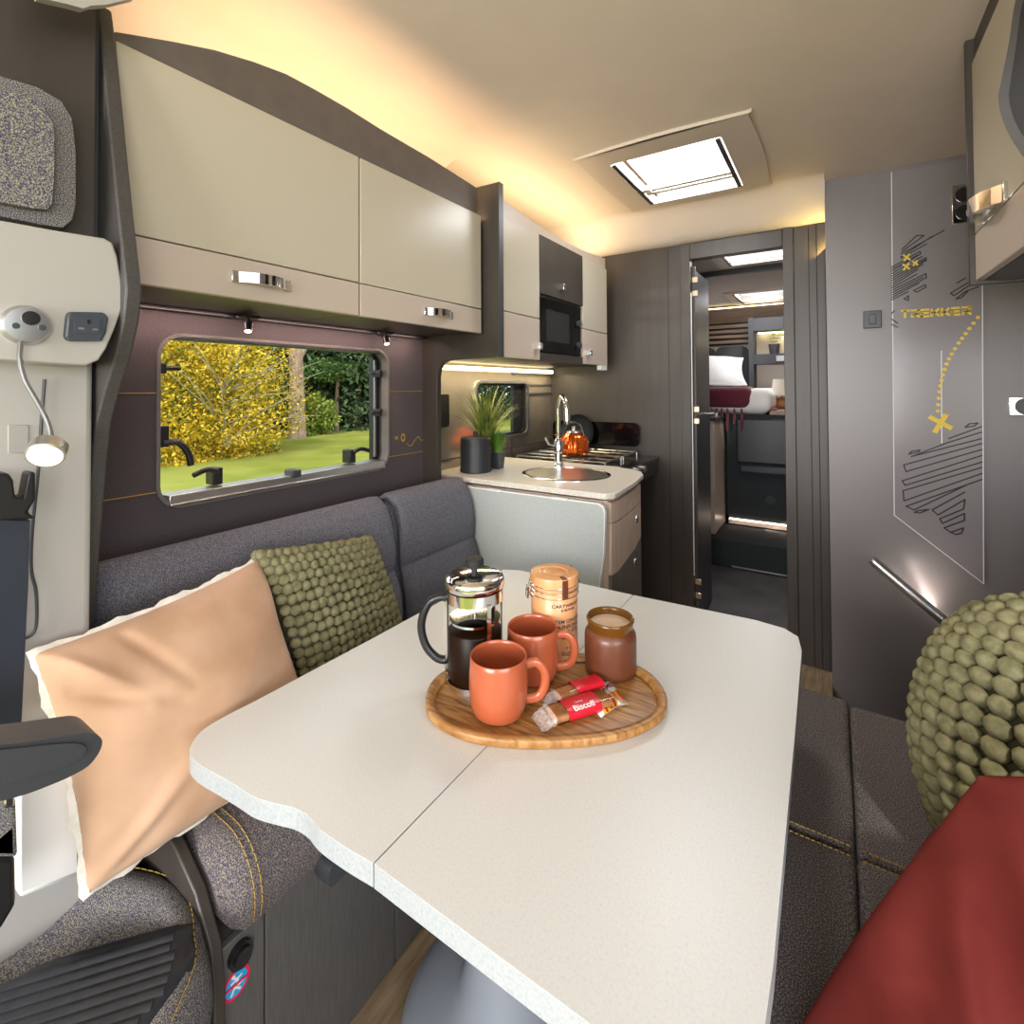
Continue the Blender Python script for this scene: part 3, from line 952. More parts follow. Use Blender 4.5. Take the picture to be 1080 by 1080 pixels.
def blades(b, c, n, h, spread, w=.004, z0=0, foot=.012):
    for k in range(n):
        a = rng.uniform(0, 2*PI)
        s_ = spread*rng.uniform(.15, 1)
        hh = h*rng.uniform(.6, 1)
        pts = []
        ww = w*rng.uniform(.7, 1.2)
        droop = rng.uniform(.6, 1)
        px_ = Vector((-math.sin(a), math.cos(a), 0))
        V, F = [], []
        N = 7
        for i in range(N):
            t_ = i/(N-1)
            f0 = foot*s_/spread
            p = Vector((c[0]+math.cos(a)*(f0+s_*t_**1.8), c[1]+math.sin(a)*(f0+s_*t_**1.8), c[2]+z0+hh*(t_-.25*droop*t_**3*(s_/spread))))
            wd = ww*(1-t_)**.6
            V += [p-px_*wd, p+px_*wd]
        for i in range(N-1):
            F.append((2*i, 2*i+1, 2*i+3, 2*i+2))
        b.faces(V, F)
    return b


gp = thing('tall_grass_plant', 'tall spiky grass plant rising behind the charcoal lidded pot', 'plant', (jc.x-.02, jc.y+.1, WT))
gx, gy = jc.x-.025, jc.y+.105
obj('pot', B().lathe([(0, 0), (.035, 0), (.042, .07), (.038, .07), (.036, .06), (0, .06)], (gx, gy, WT), 28), 'black', gp)
obj('blades', blades(B(), (gx, gy, WT+.05), 150, .36, .19, .0042), 'grass', gp, smooth=0, kind='stuff', normals=False)
sc_ = px(525, 494, 'z', WT)
gq = thing('small_grass_plant', 'small tufted green plant in a square black pot', 'plant', (sc_.x, sc_.y, WT))
gx, gy = sc_.x, sc_.y
b = B().faces([(gx+s*w_, gy+u_*w_, WT+z) for z, w_ in ((0, .019), (.07, .025)) for s, u_ in ((-1, -1), (1, -1), (1, 1), (-1, 1))], [(0, 1, 2, 3), (4, 5, 6, 7), (0, 1, 5, 4), (1, 2, 6, 5), (2, 3, 7, 6), (3, 0, 4, 7)])
obj('pot', b, 'dgrey', gq, bev=.003)
obj('blades', blades(B(), (gx, gy, WT+.065), 260, .115, .05, .0028, 0, .022), mat('bright_grass', (.09, .2, .015), .5), gq, smooth=0, kind='stuff', normals=False)
# wall socket beside the window in the kitchen
so = obj('wall_socket', B().prism(rrect(1.60, 1.66, 1.08, 1.22, .01), 'x', -1.4, -1.39), 'black', bev=.002)
tag(so, 'dark double socket on the kitchen wall left of the grass plant', 'socket')

# ================================================================ LOUNGE BENCH (left)
bn = thing('bench', 'left dark fabric lounge bench with yellow stitching under the window', 'bench', (-1.08, .95, 0))
obj('base_panel', B().box(-1.34, -.828, .42, 1.53, .0, .37).box(-.828, -.815, .42, .488, .0, .372).box(-.828, -.815, .491, .785, .0, .372).box(-.828, -.815, .788, 1.53, .0, .372), 'base', bn, bev=.0015)
obj('end_board', B().prism([(-1.2, .0), (-.80, .0), (-.80, .33), (-.812, .39), (-.86, .45), (-.93, .49), (-1.03, .51), (-1.2, .515)], 'y', .40, .418), 'brown', bn, bev=.003)


def cushion_profile(x0, x1, y0, y1, z0, z1, r, name, m_, par, crown=.008):
    """an upholstered block with a rounded front (towards +x), slightly crowned"""
    prof_ = [(x0, z0), (x1-.01, z0)]
    for a in np.linspace(-25, 90, 12):
        a = math.radians(a)
        prof_.append((x1-r+r*math.cos(a)*.98, z1-r+r*math.sin(a)))
    prof_.append((x0, z1))
    N = 16
    V, F = [], []
    k = len(prof_)
    cx, cz = (x0+x1)/2, (z0+z1)/2
    ys = [y0, y0+.004, y0+.012, y0+.03]+list(np.linspace(y0+.06, y1-.06, N-8))+[y1-.03, y1-.012, y1-.004, y1]
    for y in ys:
        e = min(y-y0, y1-y)
        s_ = 0.03*(1-min(1, e/.03))**2
        for x, z in prof_:
            dx, dz = x-cx, z-cz
            V.append((x-np.sign(dx)*min(abs(dx), s_), y, z-np.sign(dz)*min(abs(dz), s_)+crown*math.sin(PI*(y-y0)/(y1-y0))*(1 if z > z1-.02 else 0)))
    n_ = len(ys)
    for i in range(n_-1):
        for j in range(k):
            F.append((i*k+j, i*k+(j+1) % k, (i+1)*k+(j+1) % k, (i+1)*k+j))
    F.append(tuple(range(k)))
    F.append(tuple((n_-1)*k+j for j in range(k)))
    return obj(name, B().faces(V, F), m_, par, smooth=50)


cushion_profile(-1.23, -.80, .425, 1.52, .374, .50, .085, 'seat_cushion', 'fabricgold', bn)


def stitch(b, pts, w=.0010, ln=.006, gap=.003):
    P = [Vector(p) for p in pts]
    dist = 0
    for i in range(len(P)-1):
        a, c = P[i], P[i+1]
        L = (c-a).length
        d_ = (c-a).normalized()
        s_ = 0
        while s_ < L-ln*.5:
            b.tube([a+d_*s_, a+d_*min(L, s_+ln)], w, 5)
            s_ += ln+gap
    return b


def fprof(y, off=.001):
    pts = [(-1.15, y, .5+off)]
    r = .085
    for a in np.linspace(90, -22, 12):
        a = math.radians(a)
        pts.append((-.80-r+(r+off)*math.cos(a)*.99, y, .5-r+(r+off)*math.sin(a)))
    pts.append((-.806, y, .385))
    return pts


b = B()
stitch(b, fprof(.475, .0022))
stitch(b, fprof(.463, .0022))
stitch(b, [(-1.145, .485, .5035), (-1.145, 1.0, .506)])
obj('stitching', b, 'stitch', bn, smooth=0)


# backrest in three upholstered lengths, each with an upper and a lower roll
def back_seg(y0, y1):
    hs = [(0.00, .50), (.0, .915)]
    def fn(u, v):
        y = y0+(y1-y0)*u
        # v around the section: front bottom -> top -> back
        sec = [(-1.105, .48), (-1.10, .55), (-1.105, .62), (-1.125, .675), (-1.135, .69), (-1.13, .705), (-1.128, .76), (-1.14, .83), (-1.165, .885), (-1.20, .910), (-1.24, .905), (-1.27, .88), (-1.30, .5)]
        k = v*(len(sec)-1)
        i = min(int(k), len(sec)-2)
        f = k-i
        x = sec[i][0]*(1-f)+sec[i+1][0]*f
        z = sec[i][1]*(1-f)+sec[i+1][1]*f
        e = min(u, 1-u)*(y1-y0)
        s_ = .022*(1-min(1, e/.03))**2
        x = x-s_ if v < .75 else x
        z = z-(s_ if .45 < v < .9 else 0)
        return (x, y, z)
    b = B().grid(fn, 26, 36)
    for side in (0, 1):
        lp = [v for v in b.bm.verts if abs(v.co.y-(y0 if side == 0 else y1)) < 1e-5]
        try:
            b.bm.faces.new(lp)
        except ValueError:
            pass
    return obj('backrest', b, 'fabric', bn, smooth=70)


back_seg(.352, 1.118)
back_seg(1.122, 1.515)
b = B()
stitch(b, [(-1.124, 1.135, .83), (-1.118, 1.135, .77), (-1.12, 1.135, .71)], .0012)
obj('piping', B().tube([(-1.25, 1.12, .885), (-1.20, 1.12, .897), (-1.165, 1.12, .875), (-1.145, 1.12, .82), (-1.14, 1.12, .7), (-1.118, 1.12, .6), (-1.11, 1.12, .5)], .004, 8), 'leather', bn)
b.bm.free()
# cup-like latch under the front edge, vent and sticker
lt = obj('belt_buckle', B().prism(rrect(.585, .645, .345, .385, .012), 'x', -.815, -.775), 'dgrey', bn, bev=.008)
vt = px(252, 1002, 'x', -.815)
obj('air_vent', B().tube([(-.816, vt.y, vt.z-.004), (-.806, vt.y, vt.z-.004)], .019, 28).tube([(-.806, vt.y, vt.z-.004), (-.8, vt.y, vt.z-.004)], .014, 28), 'black', bn)
skc = px(249, 1037, 'x', -.8148)
stk = obj('warning_sticker', B().tube([(-.8152, skc.y, skc.z), (-.8142, skc.y, skc.z)], .0225, 36), 'stickred', bn, label='round red and blue warning sticker')
obj('sticker_disc', B().tube([(-.8144, skc.y, skc.z), (-.8138, skc.y, skc.z)], .0178, 36), 'stickblue', stk)
b = B()
strokes(b, [((skc.y-.004, skc.z+.013), (skc.y+.002, skc.z+.004)), ((skc.y+.002, skc.z+.004), (skc.y-.003, skc.z-.003)), ((skc.y-.008, skc.z+.006), (skc.y+.008, skc.z+.008)),
            ((skc.y-.003, skc.z-.003), (skc.y+.006, skc.z-.012)), ((skc.y-.003, skc.z-.003), (skc.y-.008, skc.z-.012)), ((skc.y+.003, skc.z-.004), (skc.y+.01, skc.z-.003))], .0032, 'x', -.8137, -.0004)
b.tube([(-.8137, skc.y-.005, skc.z+.0145), (-.8132, skc.y-.005, skc.z+.0145)], .003, 12)
obj('sticker_figure', b, 'white', stk)
obj('sticker_bar', strokes(B(), [((skc.y-.0165, skc.z+.002), (skc.y+.0165, skc.z-.002))], .0038, 'x', -.8132, -.0004), 'stickred', stk)

# ================================================================ CAB PILLAR BOARD AND CAB TRIM (left edge)
pb = [px(u, v, 'y', .35) for u, v in ((100, 4), (118, 12), (123, 50), (133, 150), (141, 225), (148, 285), (150, 308), (147, 340), (139, 375), (127, 412), (118, 445), (112, 500), (107, 560), (102, 625), (97, 690))]
pr = [(p.x, p.z) for p in pb]
pr = pr+[(pr[-1][0]-.005, .0), (-1.42, 0), (-1.42, 2.1), (pr[0][0], 2.1)]
o = obj('pillar_board', B().prism(pr, 'y', .328, .35), noisy('dark_grey_edge', (.048, .044, .042), (.065, .06, .057), 200, .5), bev=.003)
tag(o, 'tall curved dark grey board behind the cab at the end of the bench', 'panel')
ct = thing('cab_pillar_trim', 'grey moulded cab trim panel at the left edge', 'trim panel', (-1.16, .2, 0))
TX = -.95
tr = [px(u, v, 'x', TX) for u, v in ((-60, 218), (0, 232), (60, 243), (110, 251), (119, 256), (124, 270), (129, 300), (131, 312), (129, 325), (122, 345), (112, 368), (104, 380), (90, 386), (40, 382), (-60, 375))]
obj('shoulder_panel', B().prism([(p.y, p.z) for p in tr], 'x', TX-.09, TX), 'trim', ct, bev=.014, seg=4)
LX2 = -1.04
y_r = px(97, 500, 'x', LX2).y
obj('lower_panel', B().prism([(-.1, .0), (y_r-.01, .0), (y_r, .7), (y_r+.002, 1.32), (-.1, 1.32)], 'x', LX2-.1, LX2), 'trim', ct, bev=.01, seg=3)
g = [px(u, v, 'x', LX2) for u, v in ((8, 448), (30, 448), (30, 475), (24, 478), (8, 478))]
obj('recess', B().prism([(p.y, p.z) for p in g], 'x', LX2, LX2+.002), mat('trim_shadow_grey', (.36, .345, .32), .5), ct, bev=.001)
obj('cable', B().tube(catmull([px(u, v, 'x', LX2+.006) for u, v in ((47, 400), (44, 440), (40, 500), (34, 560), (33, 600), (38, 625), (38, 660), (30, 672), (15, 673))], 6), .0022, 8), 'dgrey', ct)
lz = [px(u, v, 'x', -1.0) for u, v in ((20, 775), (84, 775), (84, 925), (20, 950))]
obj('lower_cover', B().prism([(q_.y, q_.z) for q_ in lz], 'x', -1.04, -1.0), 'white', ct, bev=.008)

HX = -1.02
up = thing('cab_upper_panel', 'dark brown upper cab panel behind the flecked head pad', 'panel', (HX, .2, 1.5))
e1 = px(100, 110, 'x', HX).y
obj('board', B().prism([(-.2, 1.40), (e1, 1.40), (e1, 2.1), (-.2, 2.1)], 'x', HX-.05, HX), 'brown', up)
obj('dark_side', B().prism([(e1+.002, 1.40), (.327, 1.40), (.327, 2.1), (e1+.002, 2.1)], 'x', HX-.07, HX-.02), 'dgrey', up)
hp = thing('head_pad', 'flecked fabric head pad on the dark cab panel at the left edge', 'headrest', (HX, .2, 1.6))
pa = [px(u, v, 'x', HX+.03) for u, v in ((-60, 60), (0, 80), (40, 92), (65, 107), (76, 125), (80, 160), (80, 215), (76, 232), (66, 240), (40, 236), (0, 228), (-60, 215))]
obj('outer_pad', B().prism([(p.y, p.z) for p in pa], 'x', HX, HX+.03), 'fleck', hp, bev=.014, seg=4)
pi_ = [px(u, v, 'x', HX+.045) for u, v in ((-60, 78), (0, 95), (25, 100), (45, 112), (56, 130), (58, 150), (57, 190), (55, 215), (50, 221), (30, 219), (0, 213), (-60, 200))]
obj('inner_pad', B().prism([(p.y, p.z) for p in pi_], 'x', HX+.02, HX+.045), 'fleck', hp, bev=.012, seg=4)
rq = [px(u, v, 'x', -.93) for u, v in ((30, -60), (40, -3), (52, 0), (70, 4), (88, 9), (96, 6), (112, 5), (142, -2), (160, -60))]
rt = obj('cab_roof_lining', B().prism([(q_.y, q_.z) for q_ in rq], 'x', -.945, -.93), 'trim', bev=.003)
tag(rt, 'pale cab roof lining edge at the top left corner', 'roof lining')

# reading lamp
rc = px(26, 343, 'x', TX)
rd = thing('reading_lamp', 'round silver reading lamp with flexible stem and glowing head', 'lamp', rc)
mt = Matrix.Translation(rc) @ Matrix.Rotation(math.radians(90), 4, 'Y')
obj('base', B().lathe([(.027, 0), (.0275, .006), (.0235, .013), (0, .0145)], n=40, mtx=mt), 'alu', rd)
obj('switch', B().lathe([(.0098, .012), (.0098, .0165), (0, .017)], n=24, mtx=Matrix.Translation((0, .003, .009)) @ mt), 'black', rd)
for dy in (-.012, .015):
    obj('usb_port', B().lathe([(.0042, .012), (.0042, .0152), (0, .0155)], n=14, mtx=Matrix.Translation((0, dy, -.003)) @ mt), 'slate', rd)
stem = [px(u, v, 'x', TX+.015+.006*k) for k, (u, v) in enumerate(((22, 360), (21, 378), (26, 400), (37, 420), (48, 440), (53, 455), (54, 470)))]
obj('stem', B().tube(catmull(stem, 8), .0032, 10), 'dull', rd)
he = px(50, 475, 'x', TX+.05)
hd_ = (Vector((.55, -.3, -.45))).normalized()
mt = Matrix.Translation(he) @ hd_.to_track_quat('Z', 'Y').to_matrix().to_4x4()
obj('head', B().lathe([(0, -.012), (.018, -.011), (.021, -.008), (.021, .01), (.0185, .0115), (.0185, .006), (0, .006)], n=36, mtx=mt), 'alu', rd)
obj('lens', B().lathe([(.0183, .0085), (.01, .011), (0, .0115)], n=36, mtx=mt), 'lampwarm', rd)
light('reading_glow', 'SPOT', he+hd_*.03, 1.2, WARM, .015, target=he+hd_, spot=2.3)
# power socket
sc2 = [px(u, v, 'x', TX) for u, v in ((70, 329), (108, 330), (113, 335), (110, 352), (106, 360), (70, 360), (66, 356), (68, 335))]
sk2 = thing('power_socket', 'slate blue three-pin power socket on the grey cab trim', 'socket', sc2[0])
obj('plate', B().prism([(p.y, p.z) for p in sc2], 'x', TX-.002, TX+.008), 'slate', sk2, bev=.004, seg=3)
cc = sum((p for p in sc2), Vector())/8
obj('face', B().prism(rrect(cc.y-.015, cc.y+.016, cc.z-.011, cc.z+.013, .003), 'x', TX+.008, TX+.0095), 'slate', sk2, bev=.0015)
for dy, dz, w_, h_ in ((.002, .007, .002, .003), (-.007, -.004, .0035, .0014), (.01, -.004, .0035, .0014)):
    obj('pin_hole', B().box(TX+.0094, TX+.0099, cc.y+dy-w_, cc.y+dy+w_, cc.z+dz-h_, cc.z+dz+h_), 'black' if dz > 0 else 'alu', sk2)

# seat belt
BX = -1.0
sb = thing('seat_belt', 'dark navy seat belt hanging from its black guide at the left edge', 'seat belt', px(5, 520, 'x', BX))
w0 = [px(u, v, 'x', BX) for u, v in ((-40, 545), (32, 548), (30, 620), (22, 780), (-40, 780))]
obj('webbing', B().prism([(p.y, p.z) for p in w0], 'x', BX-.006, BX), 'navy', sb, bev=.002)
w0 = [px(u, v, 'x', BX) for u, v in ((-30, 500), (4, 497), (9, 505), (11, 522), (20, 523), (25, 497), (32, 496), (32, 525), (24, 538), (34, 545), (-30, 547))]
obj('belt_guide', B().prism([(p.y, p.z) for p in w0], 'x', BX-.01, BX+.025), 'black', sb, bev=.006, seg=3)

# ================================================================ CAB SEAT (bottom left)
cs = thing('cab_seat', 'swivelled cab seat with flecked fabric bolsters and ribbed dark centre', 'seat', (-.9, .1, 0))
outl = [(-1.13, .16)]+[tuple(px(u, v, 'z', .385).xy) for u, v in ((62, 938), (105, 929), (150, 927), (192, 938), (214, 962), (222, 1000), (217, 1060))]+[(-.64, .2), (-.6, 0), (-.68, -.2), (-.85, -.28), (-1.04, -.2), (-1.12, -.02)]
ol = catmull(outl, 6, True)
oc = Vector((-.87, .06))


def dome(outline, c, prof_, name, m_, par, **k):
    V, F = [], []
    n = len(outline)
    for s_, z in prof_:
        for p in outline:
            V.append((c.x+(p.x-c.x)*s_, c.y+(p.y-c.y)*s_, z))
    for i in range(len(prof_)-1):
        for j in range(n):
            F.append((i*n+j, i*n+(j+1) % n, (i+1)*n+(j+1) % n, (i+1)*n+j))
    F.append(tuple((len(prof_)-1)*n+j for j in range(n)))
    return obj(name, B().faces(V, F), m_, par, smooth=60, **k)


dome(ol, oc, [(.93, .29), (.985, .31), (1, .345), (.99, .385), (.96, .415), (.91, .43), (.85, .432), (.8, .42), (.72, .408)], 'bolster', 'fleck', cs)
insert = catmull([(-1.06, .04)]+[tuple(px(u, v, 'z', .43).xy) for u, v in ((0, 1040), (55, 1012), (150, 984), (200, 972), (204, 985), (190, 1040))]+[(-.68, .08), (-.72, -.1), (-.85, -.17), (-1.0, -.1)], 5, True)
dome(insert, oc, [(1.0, .412), (1.0, .427), (.97, .434), (.9, .436), (.5, .436)], 'ribbed_centre', 'leather', cs)
b = B()
dx = px(190, 1003, 'z', .43)-px(60, 1043, 'z', .43)
dx.normalize()
dy = Vector((-dx.y, dx.x, 0))
base_ = Vector((-.84, .08, .4355))


def inside(p, poly_):
    c = False
    n = len(poly_)
    for i in range(n):
        a, d = poly_[i], poly_[i-1]
        if (a.y > p.y) != (d.y > p.y) and p.x < (d.x-a.x)*(p.y-a.y)/(d.y-a.y)+a.x:
            c = not c
    return c


for k in range(-16, 20):
    o_ = base_+dy*(k*.0145)
    run = []
    for s_ in np.linspace(-.3, .3, 61):
        p = o_+dx*s_
        if inside(Vector((oc.x+(p.x-oc.x)*1.07, oc.y+(p.y-oc.y)*1.07)), insert):
            run.append(p+Vector((0, 0, .0)))
    if len(run) > 3:
        b.tube(run, .0072, 8, flat=.3)
obj('rib', b, 'leather', cs, kind='stuff')
obj('seat_base', B().box(-1.0, -.72, -.12, .22, 0, .3), 'black', cs, bev=.02)
b = B()
stitch(b, [(p.x*.935+oc.x*.065, p.y*.935+oc.y*.065, .4285) for p in ol], .0008)
obj('stitching', b, 'stitch', cs, smooth=0)
# armrest
am = catmull([px(u, v, 'x', -.80) for u, v in ((-120, 785), (0, 780), (60, 772), (88, 768), (100, 772), (103, 780), (97, 793), (84, 806), (50, 822), (0, 838), (-120, 860))], 5)
ar = obj('armrest', B().prism([(p.y, p.z) for p in am], 'x', -.845, -.785), 'dgrey', cs, bev=.016, seg=4)
am2 = catmull([px(u, v, 'x', -.784) for u, v in ((-110, 797), (0, 790), (60, 784), (84, 784), (90, 789), (86, 797), (70, 806), (0, 828), (-110, 850))], 5)
obj('armrest_side_pad', B().prism([(p.y, p.z) for p in am2], 'x', -.787, -.781), 'dgrey', ar, bev=.002)
bk = [px(u, v, 'x', -.9) for u, v in ((-60, 842), (17, 842), (19, 900), (18, 905), (-60, 905))]
sd = obj('side_cover', B().prism([(p.y, p.z) for p in bk], 'x', -.96, -.90), 'fleck', cs, bev=.006)
bk = [px(u, v, 'x', -.9) for u, v in ((-60, 904), (17, 904), (18, 955), (0, 985), (-60, 990))]
obj('side_shell', B().prism([(p.y, p.z) for p in bk], 'x', -.965, -.902), 'black', cs, bev=.006)
bk = [px(u, v, 'x', -.9) for u, v in ((2, 836), (14, 834), (14, 848), (2, 852))]
obj('buckle_clip', B().prism([(p.y, p.z) for p in bk], 'x', -.9, -.892), 'chrome', cs, bev=.003)

# ================================================================ TABLE
tb = thing('table', 'white speckled dining table with wavy cut corner and fold seam', 'table', (-.5, .85, 0))
to = [(-.453, .404), (-.12, .404), (-.075, .412), (-.058, .44), (-.055, .54), (-.058, .9), (-.062, 1.2), (-.072, 1.262), (-.1, 1.288), (-.16, 1.298), (-.449, 1.283)]
to_r = [(p[0], p[1]) for p in to]
tl = [(u, v) for u, v in ((310, 856), (285, 846), (262, 838), (240, 828), (222, 812), (212, 796), (210, 785), (213, 775), (225, 762), (240, 752))]
tlp = catmull([(px(u, v, 'z', .70).x, px(u, v, 'z', .70).y) for u, v in tl], 4)
wave = catmull([(-.455, .404), (-.50, .400), (-.545, .399), (-.575, .403), (-.60, .401), (-.625, .393), (-.66, .383), (-.70, .380), (-.745, .376), (-.79, .372), (-.825, .376), (-.848, .392), (-.862, .415), (-.865, .45), (-.862, .5)], 5)
to_l = [(p.x, p.y) for p in wave]+[(-.857, .75), (-.855, 1.0), (-.855, 1.21), (-.84, 1.255), (-.80, 1.275), (-.72, 1.28), (-.452, 1.283)]
cen = Vector((-.45, .84))
for nm, poly_ in (('table_leaf', to_r), ('table_leaf', to_l)):
    lf = obj(nm, B().prism(poly_, 'z', .6995, .70), 'table', tb, smooth=0)
    obj('edge_band', B().prism([(x, y) for x, y in poly_], 'z', .672, .6994), 'edge', lf, bev=0, smooth=40)
obj('fold_seam', B().box(-.4535, -.4505, .405, 1.282, .675, .6994), 'trim', tb)
pc = Vector((-.535, .835))
obj('pedestal', B().lathe([(.225, 0), (.225, .018), (.217, .035), (.195, .052), (.16, .062), (.125, .068), (.112, .078), (.105, .1), (.085, .2), (.075, .4), (.075, .62), (.1, .66), (.1, .671)], (pc.x, pc.y, 0), 56), mat('pale_grey_pedestal', (.27, .3, .35), .35), tb, smooth=60)

# ================================================================ TRAY AND THINGS ON IT
ta = Vector((.821, .571, 0))
tn = Vector((-.571, .821, 0))
tc_ = Vector((-.4305, .772, .70))
RT_ = Matrix(((ta.x, tn.x, 0, tc_.x), (ta.y, tn.y, 0, tc_.y), (0, 0, 1, tc_.z), (0, 0, 0, 1)))


def sel(A, Bb, z, n=72, e=2.35):
    return [RT_ @ Vector((A*math.copysign(abs(math.cos(t))**(2/e), math.cos(t)), Bb*math.copysign(abs(math.sin(t))**(2/e), math.sin(t)), z)) for t in np.linspace(0, 2*PI, n, endpoint=False)]


def loft(rings, cap=True):
    n = len(rings[0])
    V = [v for r in rings for v in r]
    F = []
    for i in range(len(rings)-1):
        for j in range(n):
            F.append((i*n+j, i*n+(j+1) % n, (i+1)*n+(j+1) % n, (i+1)*n+j))
    if cap:
        F.append(tuple(range(n)))
        F.append(tuple((len(rings)-1)*n+j for j in range(n)))
    return B().faces(V, F)


A0, B0 = .208, .125
ty_ = thing('wooden_tray', 'oval acacia wood serving tray on the white table', 'tray', tc_)
TRM = mat('x', (0, 0, 0))
rimo = loft([sel(A0-.008, B0-.008, .0005), sel(A0, B0, .008), sel(A0, B0, .017), sel(A0-.002, B0-.002, .019), sel(A0-.012, B0-.012, .019), sel(A0-.014, B0-.014, .017), sel(A0-.016, B0-.016, .009)], False)
obj('rim', rimo, 'acacia2', ty_, smooth=50)
obj('board', loft([sel(A0-.01, B0-.01, .002), sel(A0-.010, B0-.010, .007), sel(A0-.02, B0-.02, .0085), sel(A0-.024, B0-.024, .0095), sel(.08, .05, .0095)]), 'acacia', ty_, smooth=50)
ZT = .7095


def mug_at(u, v, rz, label, proto=None, scale=1.0):
    c = px(u, v, 'z', ZT)
    if proto:
        o_ = dup(proto, c, rz, label, scale)
        return o_
    t_ = thing('mug', label, 'mug', (0, 0, 0), 'terracotta mugs on the tray')
    obj('body', B().lathe([(0, 0), (.03, 0), (.037, .002), (.043, .009), (.047, .024), (.049, .045), (.049, .065), (.0475, .085), (.047, .096), (.0458, .0975), (.0444, .0965), (.0445, .09), (.0455, .06), (.043, .02), (.03, .008), (0, .006)], (0, 0, 0), 56), 'terra', t_, smooth=70)
    hp_ = catmull([(.043, 0, .078), (.062, 0, .082), (.076, 0, .068), (.077, 0, .045), (.066, 0, .026), (.043, 0, .022)], 6)
    obj('handle', B().tube(hp_, .0058, 12, flat=1.35), 'terra', t_, smooth=70)
    t_.location = c
    t_.rotation_euler = (0, 0, rz)
    t_.scale = (scale,)*3
    return t_


m1 = mug_at(526, 752, math.radians(35), 'front terracotta mug on the tray, nearest the table edge')
mug_at(562, 714, math.radians(28), 'second terracotta mug behind the front one, beside the peach tin', m1, .99)

# cafetiere
fc = px(501, 716, 'z', ZT)
fp = thing('cafetiere', 'glass and chrome coffee press half full of coffee with black handle', 'coffee press', fc)
x, y, z = fc
obj('glass_jug', B().lathe([(.0505, .004), (.0512, .006), (.0512, .168)], (x, y, z), 48), 'jug', fp, smooth=60)
obj('coffee', B().lathe([(0, .007), (0.0484, .008), (0.0488, .012), (0.0488, .095), (0.0473, .097), (0, .097)], (x, y, z), 48), 'coffee', fp, smooth=60)
obj('lower_band', B().lathe([(0.0528, .0), (0.0528, .01), (0.0515, .01), (0.0515, .0)], (x, y, z), 48), 'chrome', fp)
obj('upper_band', B().lathe([(0.0534, .150), (0.0534, .170), (0.0517, .170), (0.0517, .150)], (x, y, z), 48), 'chrome', fp)
obj('lid', B().lathe([(0.0534, .172), (0.0556, .175), (0.0556, .186), (0.0528, .192), (0.0440, .1945), (.012, .197), (0, .197)], (x, y, z), 48), 'chrome', fp, smooth=50)
obj('lid_knob', B().lathe([(.006, .197), (.006, .205), (.016, .208), (.0175, .213), (.0175, .219), (.015, .223), (0, .224)], (x, y, z), 32), 'rubber', fp)
obj('plunger', B().lathe([(0, .1), (.002, .1), (.002, .197), (0, .197)], (x, y, z), 12).lathe([(0, .112), (0.0473, .112), (0.0473, .116), (0, .118)], (x, y, z), 36), 'chrome', fp)
hdir = Vector((-math.cos(YAW)*.96-.1, -math.sin(YAW)*.96, 0)).normalized()
for ang in (0, 125, -125):
    R_ = Matrix.Rotation(math.radians(ang), 3, 'Z')
    dd = R_ @ hdir
    sd_ = Vector((-dd.y, dd.x, 0))
    V = []
    for zz, rr in ((-.004, .06), (.0, .055), (.012, .0535), (.155, .0535)):
        for s_ in (-.004, .004):
            for t_ in (0, .0015):
                V.append(Vector((x, y, z+max(zz, .0)))+dd*(rr+t_)+sd_*s_)
    F = []
    for i in range(3):
        o4 = i*4
        F += [(o4, o4+2, o4+6, o4+4), (o4+1, o4+5, o4+7, o4+3), (o4, o4+4, o4+5, o4+1), (o4+2, o4+3, o4+7, o4+6)]
    obj('frame_strut', B().faces(V, F), 'chrome', fp, smooth=0)
hpts = [Vector((x, y, z))+hdir*r_+Vector((0, 0, h_)) for r_, h_ in ((0.0528, .148), (.062, .15), (.082, .142), (.096, .118), (.1, .09), (.092, .06), (.075, .04), (0.0605, .034), (0.0539, .035))]
obj('handle', B().tube(catmull(hpts, 6), .0075, 14), 'black', fp, smooth=70)

# tin
tnc = px(585, 688, 'z', ZT)
tt = thing('biscuit_tin', 'tall peach biscuit tin with wire clasp lid', 'tin', tnc)
x, y, z = tnc
tr_, th_ = .047, .152
obj('body', B().lathe([(0, 0), (tr_-.002, 0), (tr_, .002), (tr_, th_-.02), (tr_-.002, th_-.018), (tr_-.002, th_-.012), (0, th_-.012)], (x, y, z), 48), 'tin', tt, smooth=50)
ld = obj('lid', B().lathe([(tr_-.001, th_-.012), (tr_+.002, th_-.01), (tr_+.002, th_+.0085), (tr_+.0012, th_+.011), (tr_-.001, th_+.012), (.028, th_+.012), (.026, th_+.0105), (.02, th_+.0105), (.018, th_+.0115), (0, th_+.0115)], (x, y, z), 48), 'tin', tt, smooth=28)
ring_ = lambda zz, rr, k=36: [(x+rr*math.cos(a), y+rr*math.sin(a), z+zz) for a in np.linspace(0, 2*PI, k+1)]
for zz, rr in ((th_-.006, tr_+.003), (th_-.016, tr_+.002), (th_-.026, tr_+.0015)):
    obj('wire_band', B().tube(ring_(zz, rr), .0011, 6, cap=False), 'chrome', tt)
left = Vector((-math.cos(YAW), -math.sin(YAW), 0))
fwd_ = Vector((math.sin(YAW), -math.cos(YAW), 0))
cd_ = (left*.95+fwd_*.3).normalized()
o0 = Vector((x, y, z))+cd_*(tr_+.003)
s0 = Vector((-cd_.y, cd_.x, 0))
b = B()
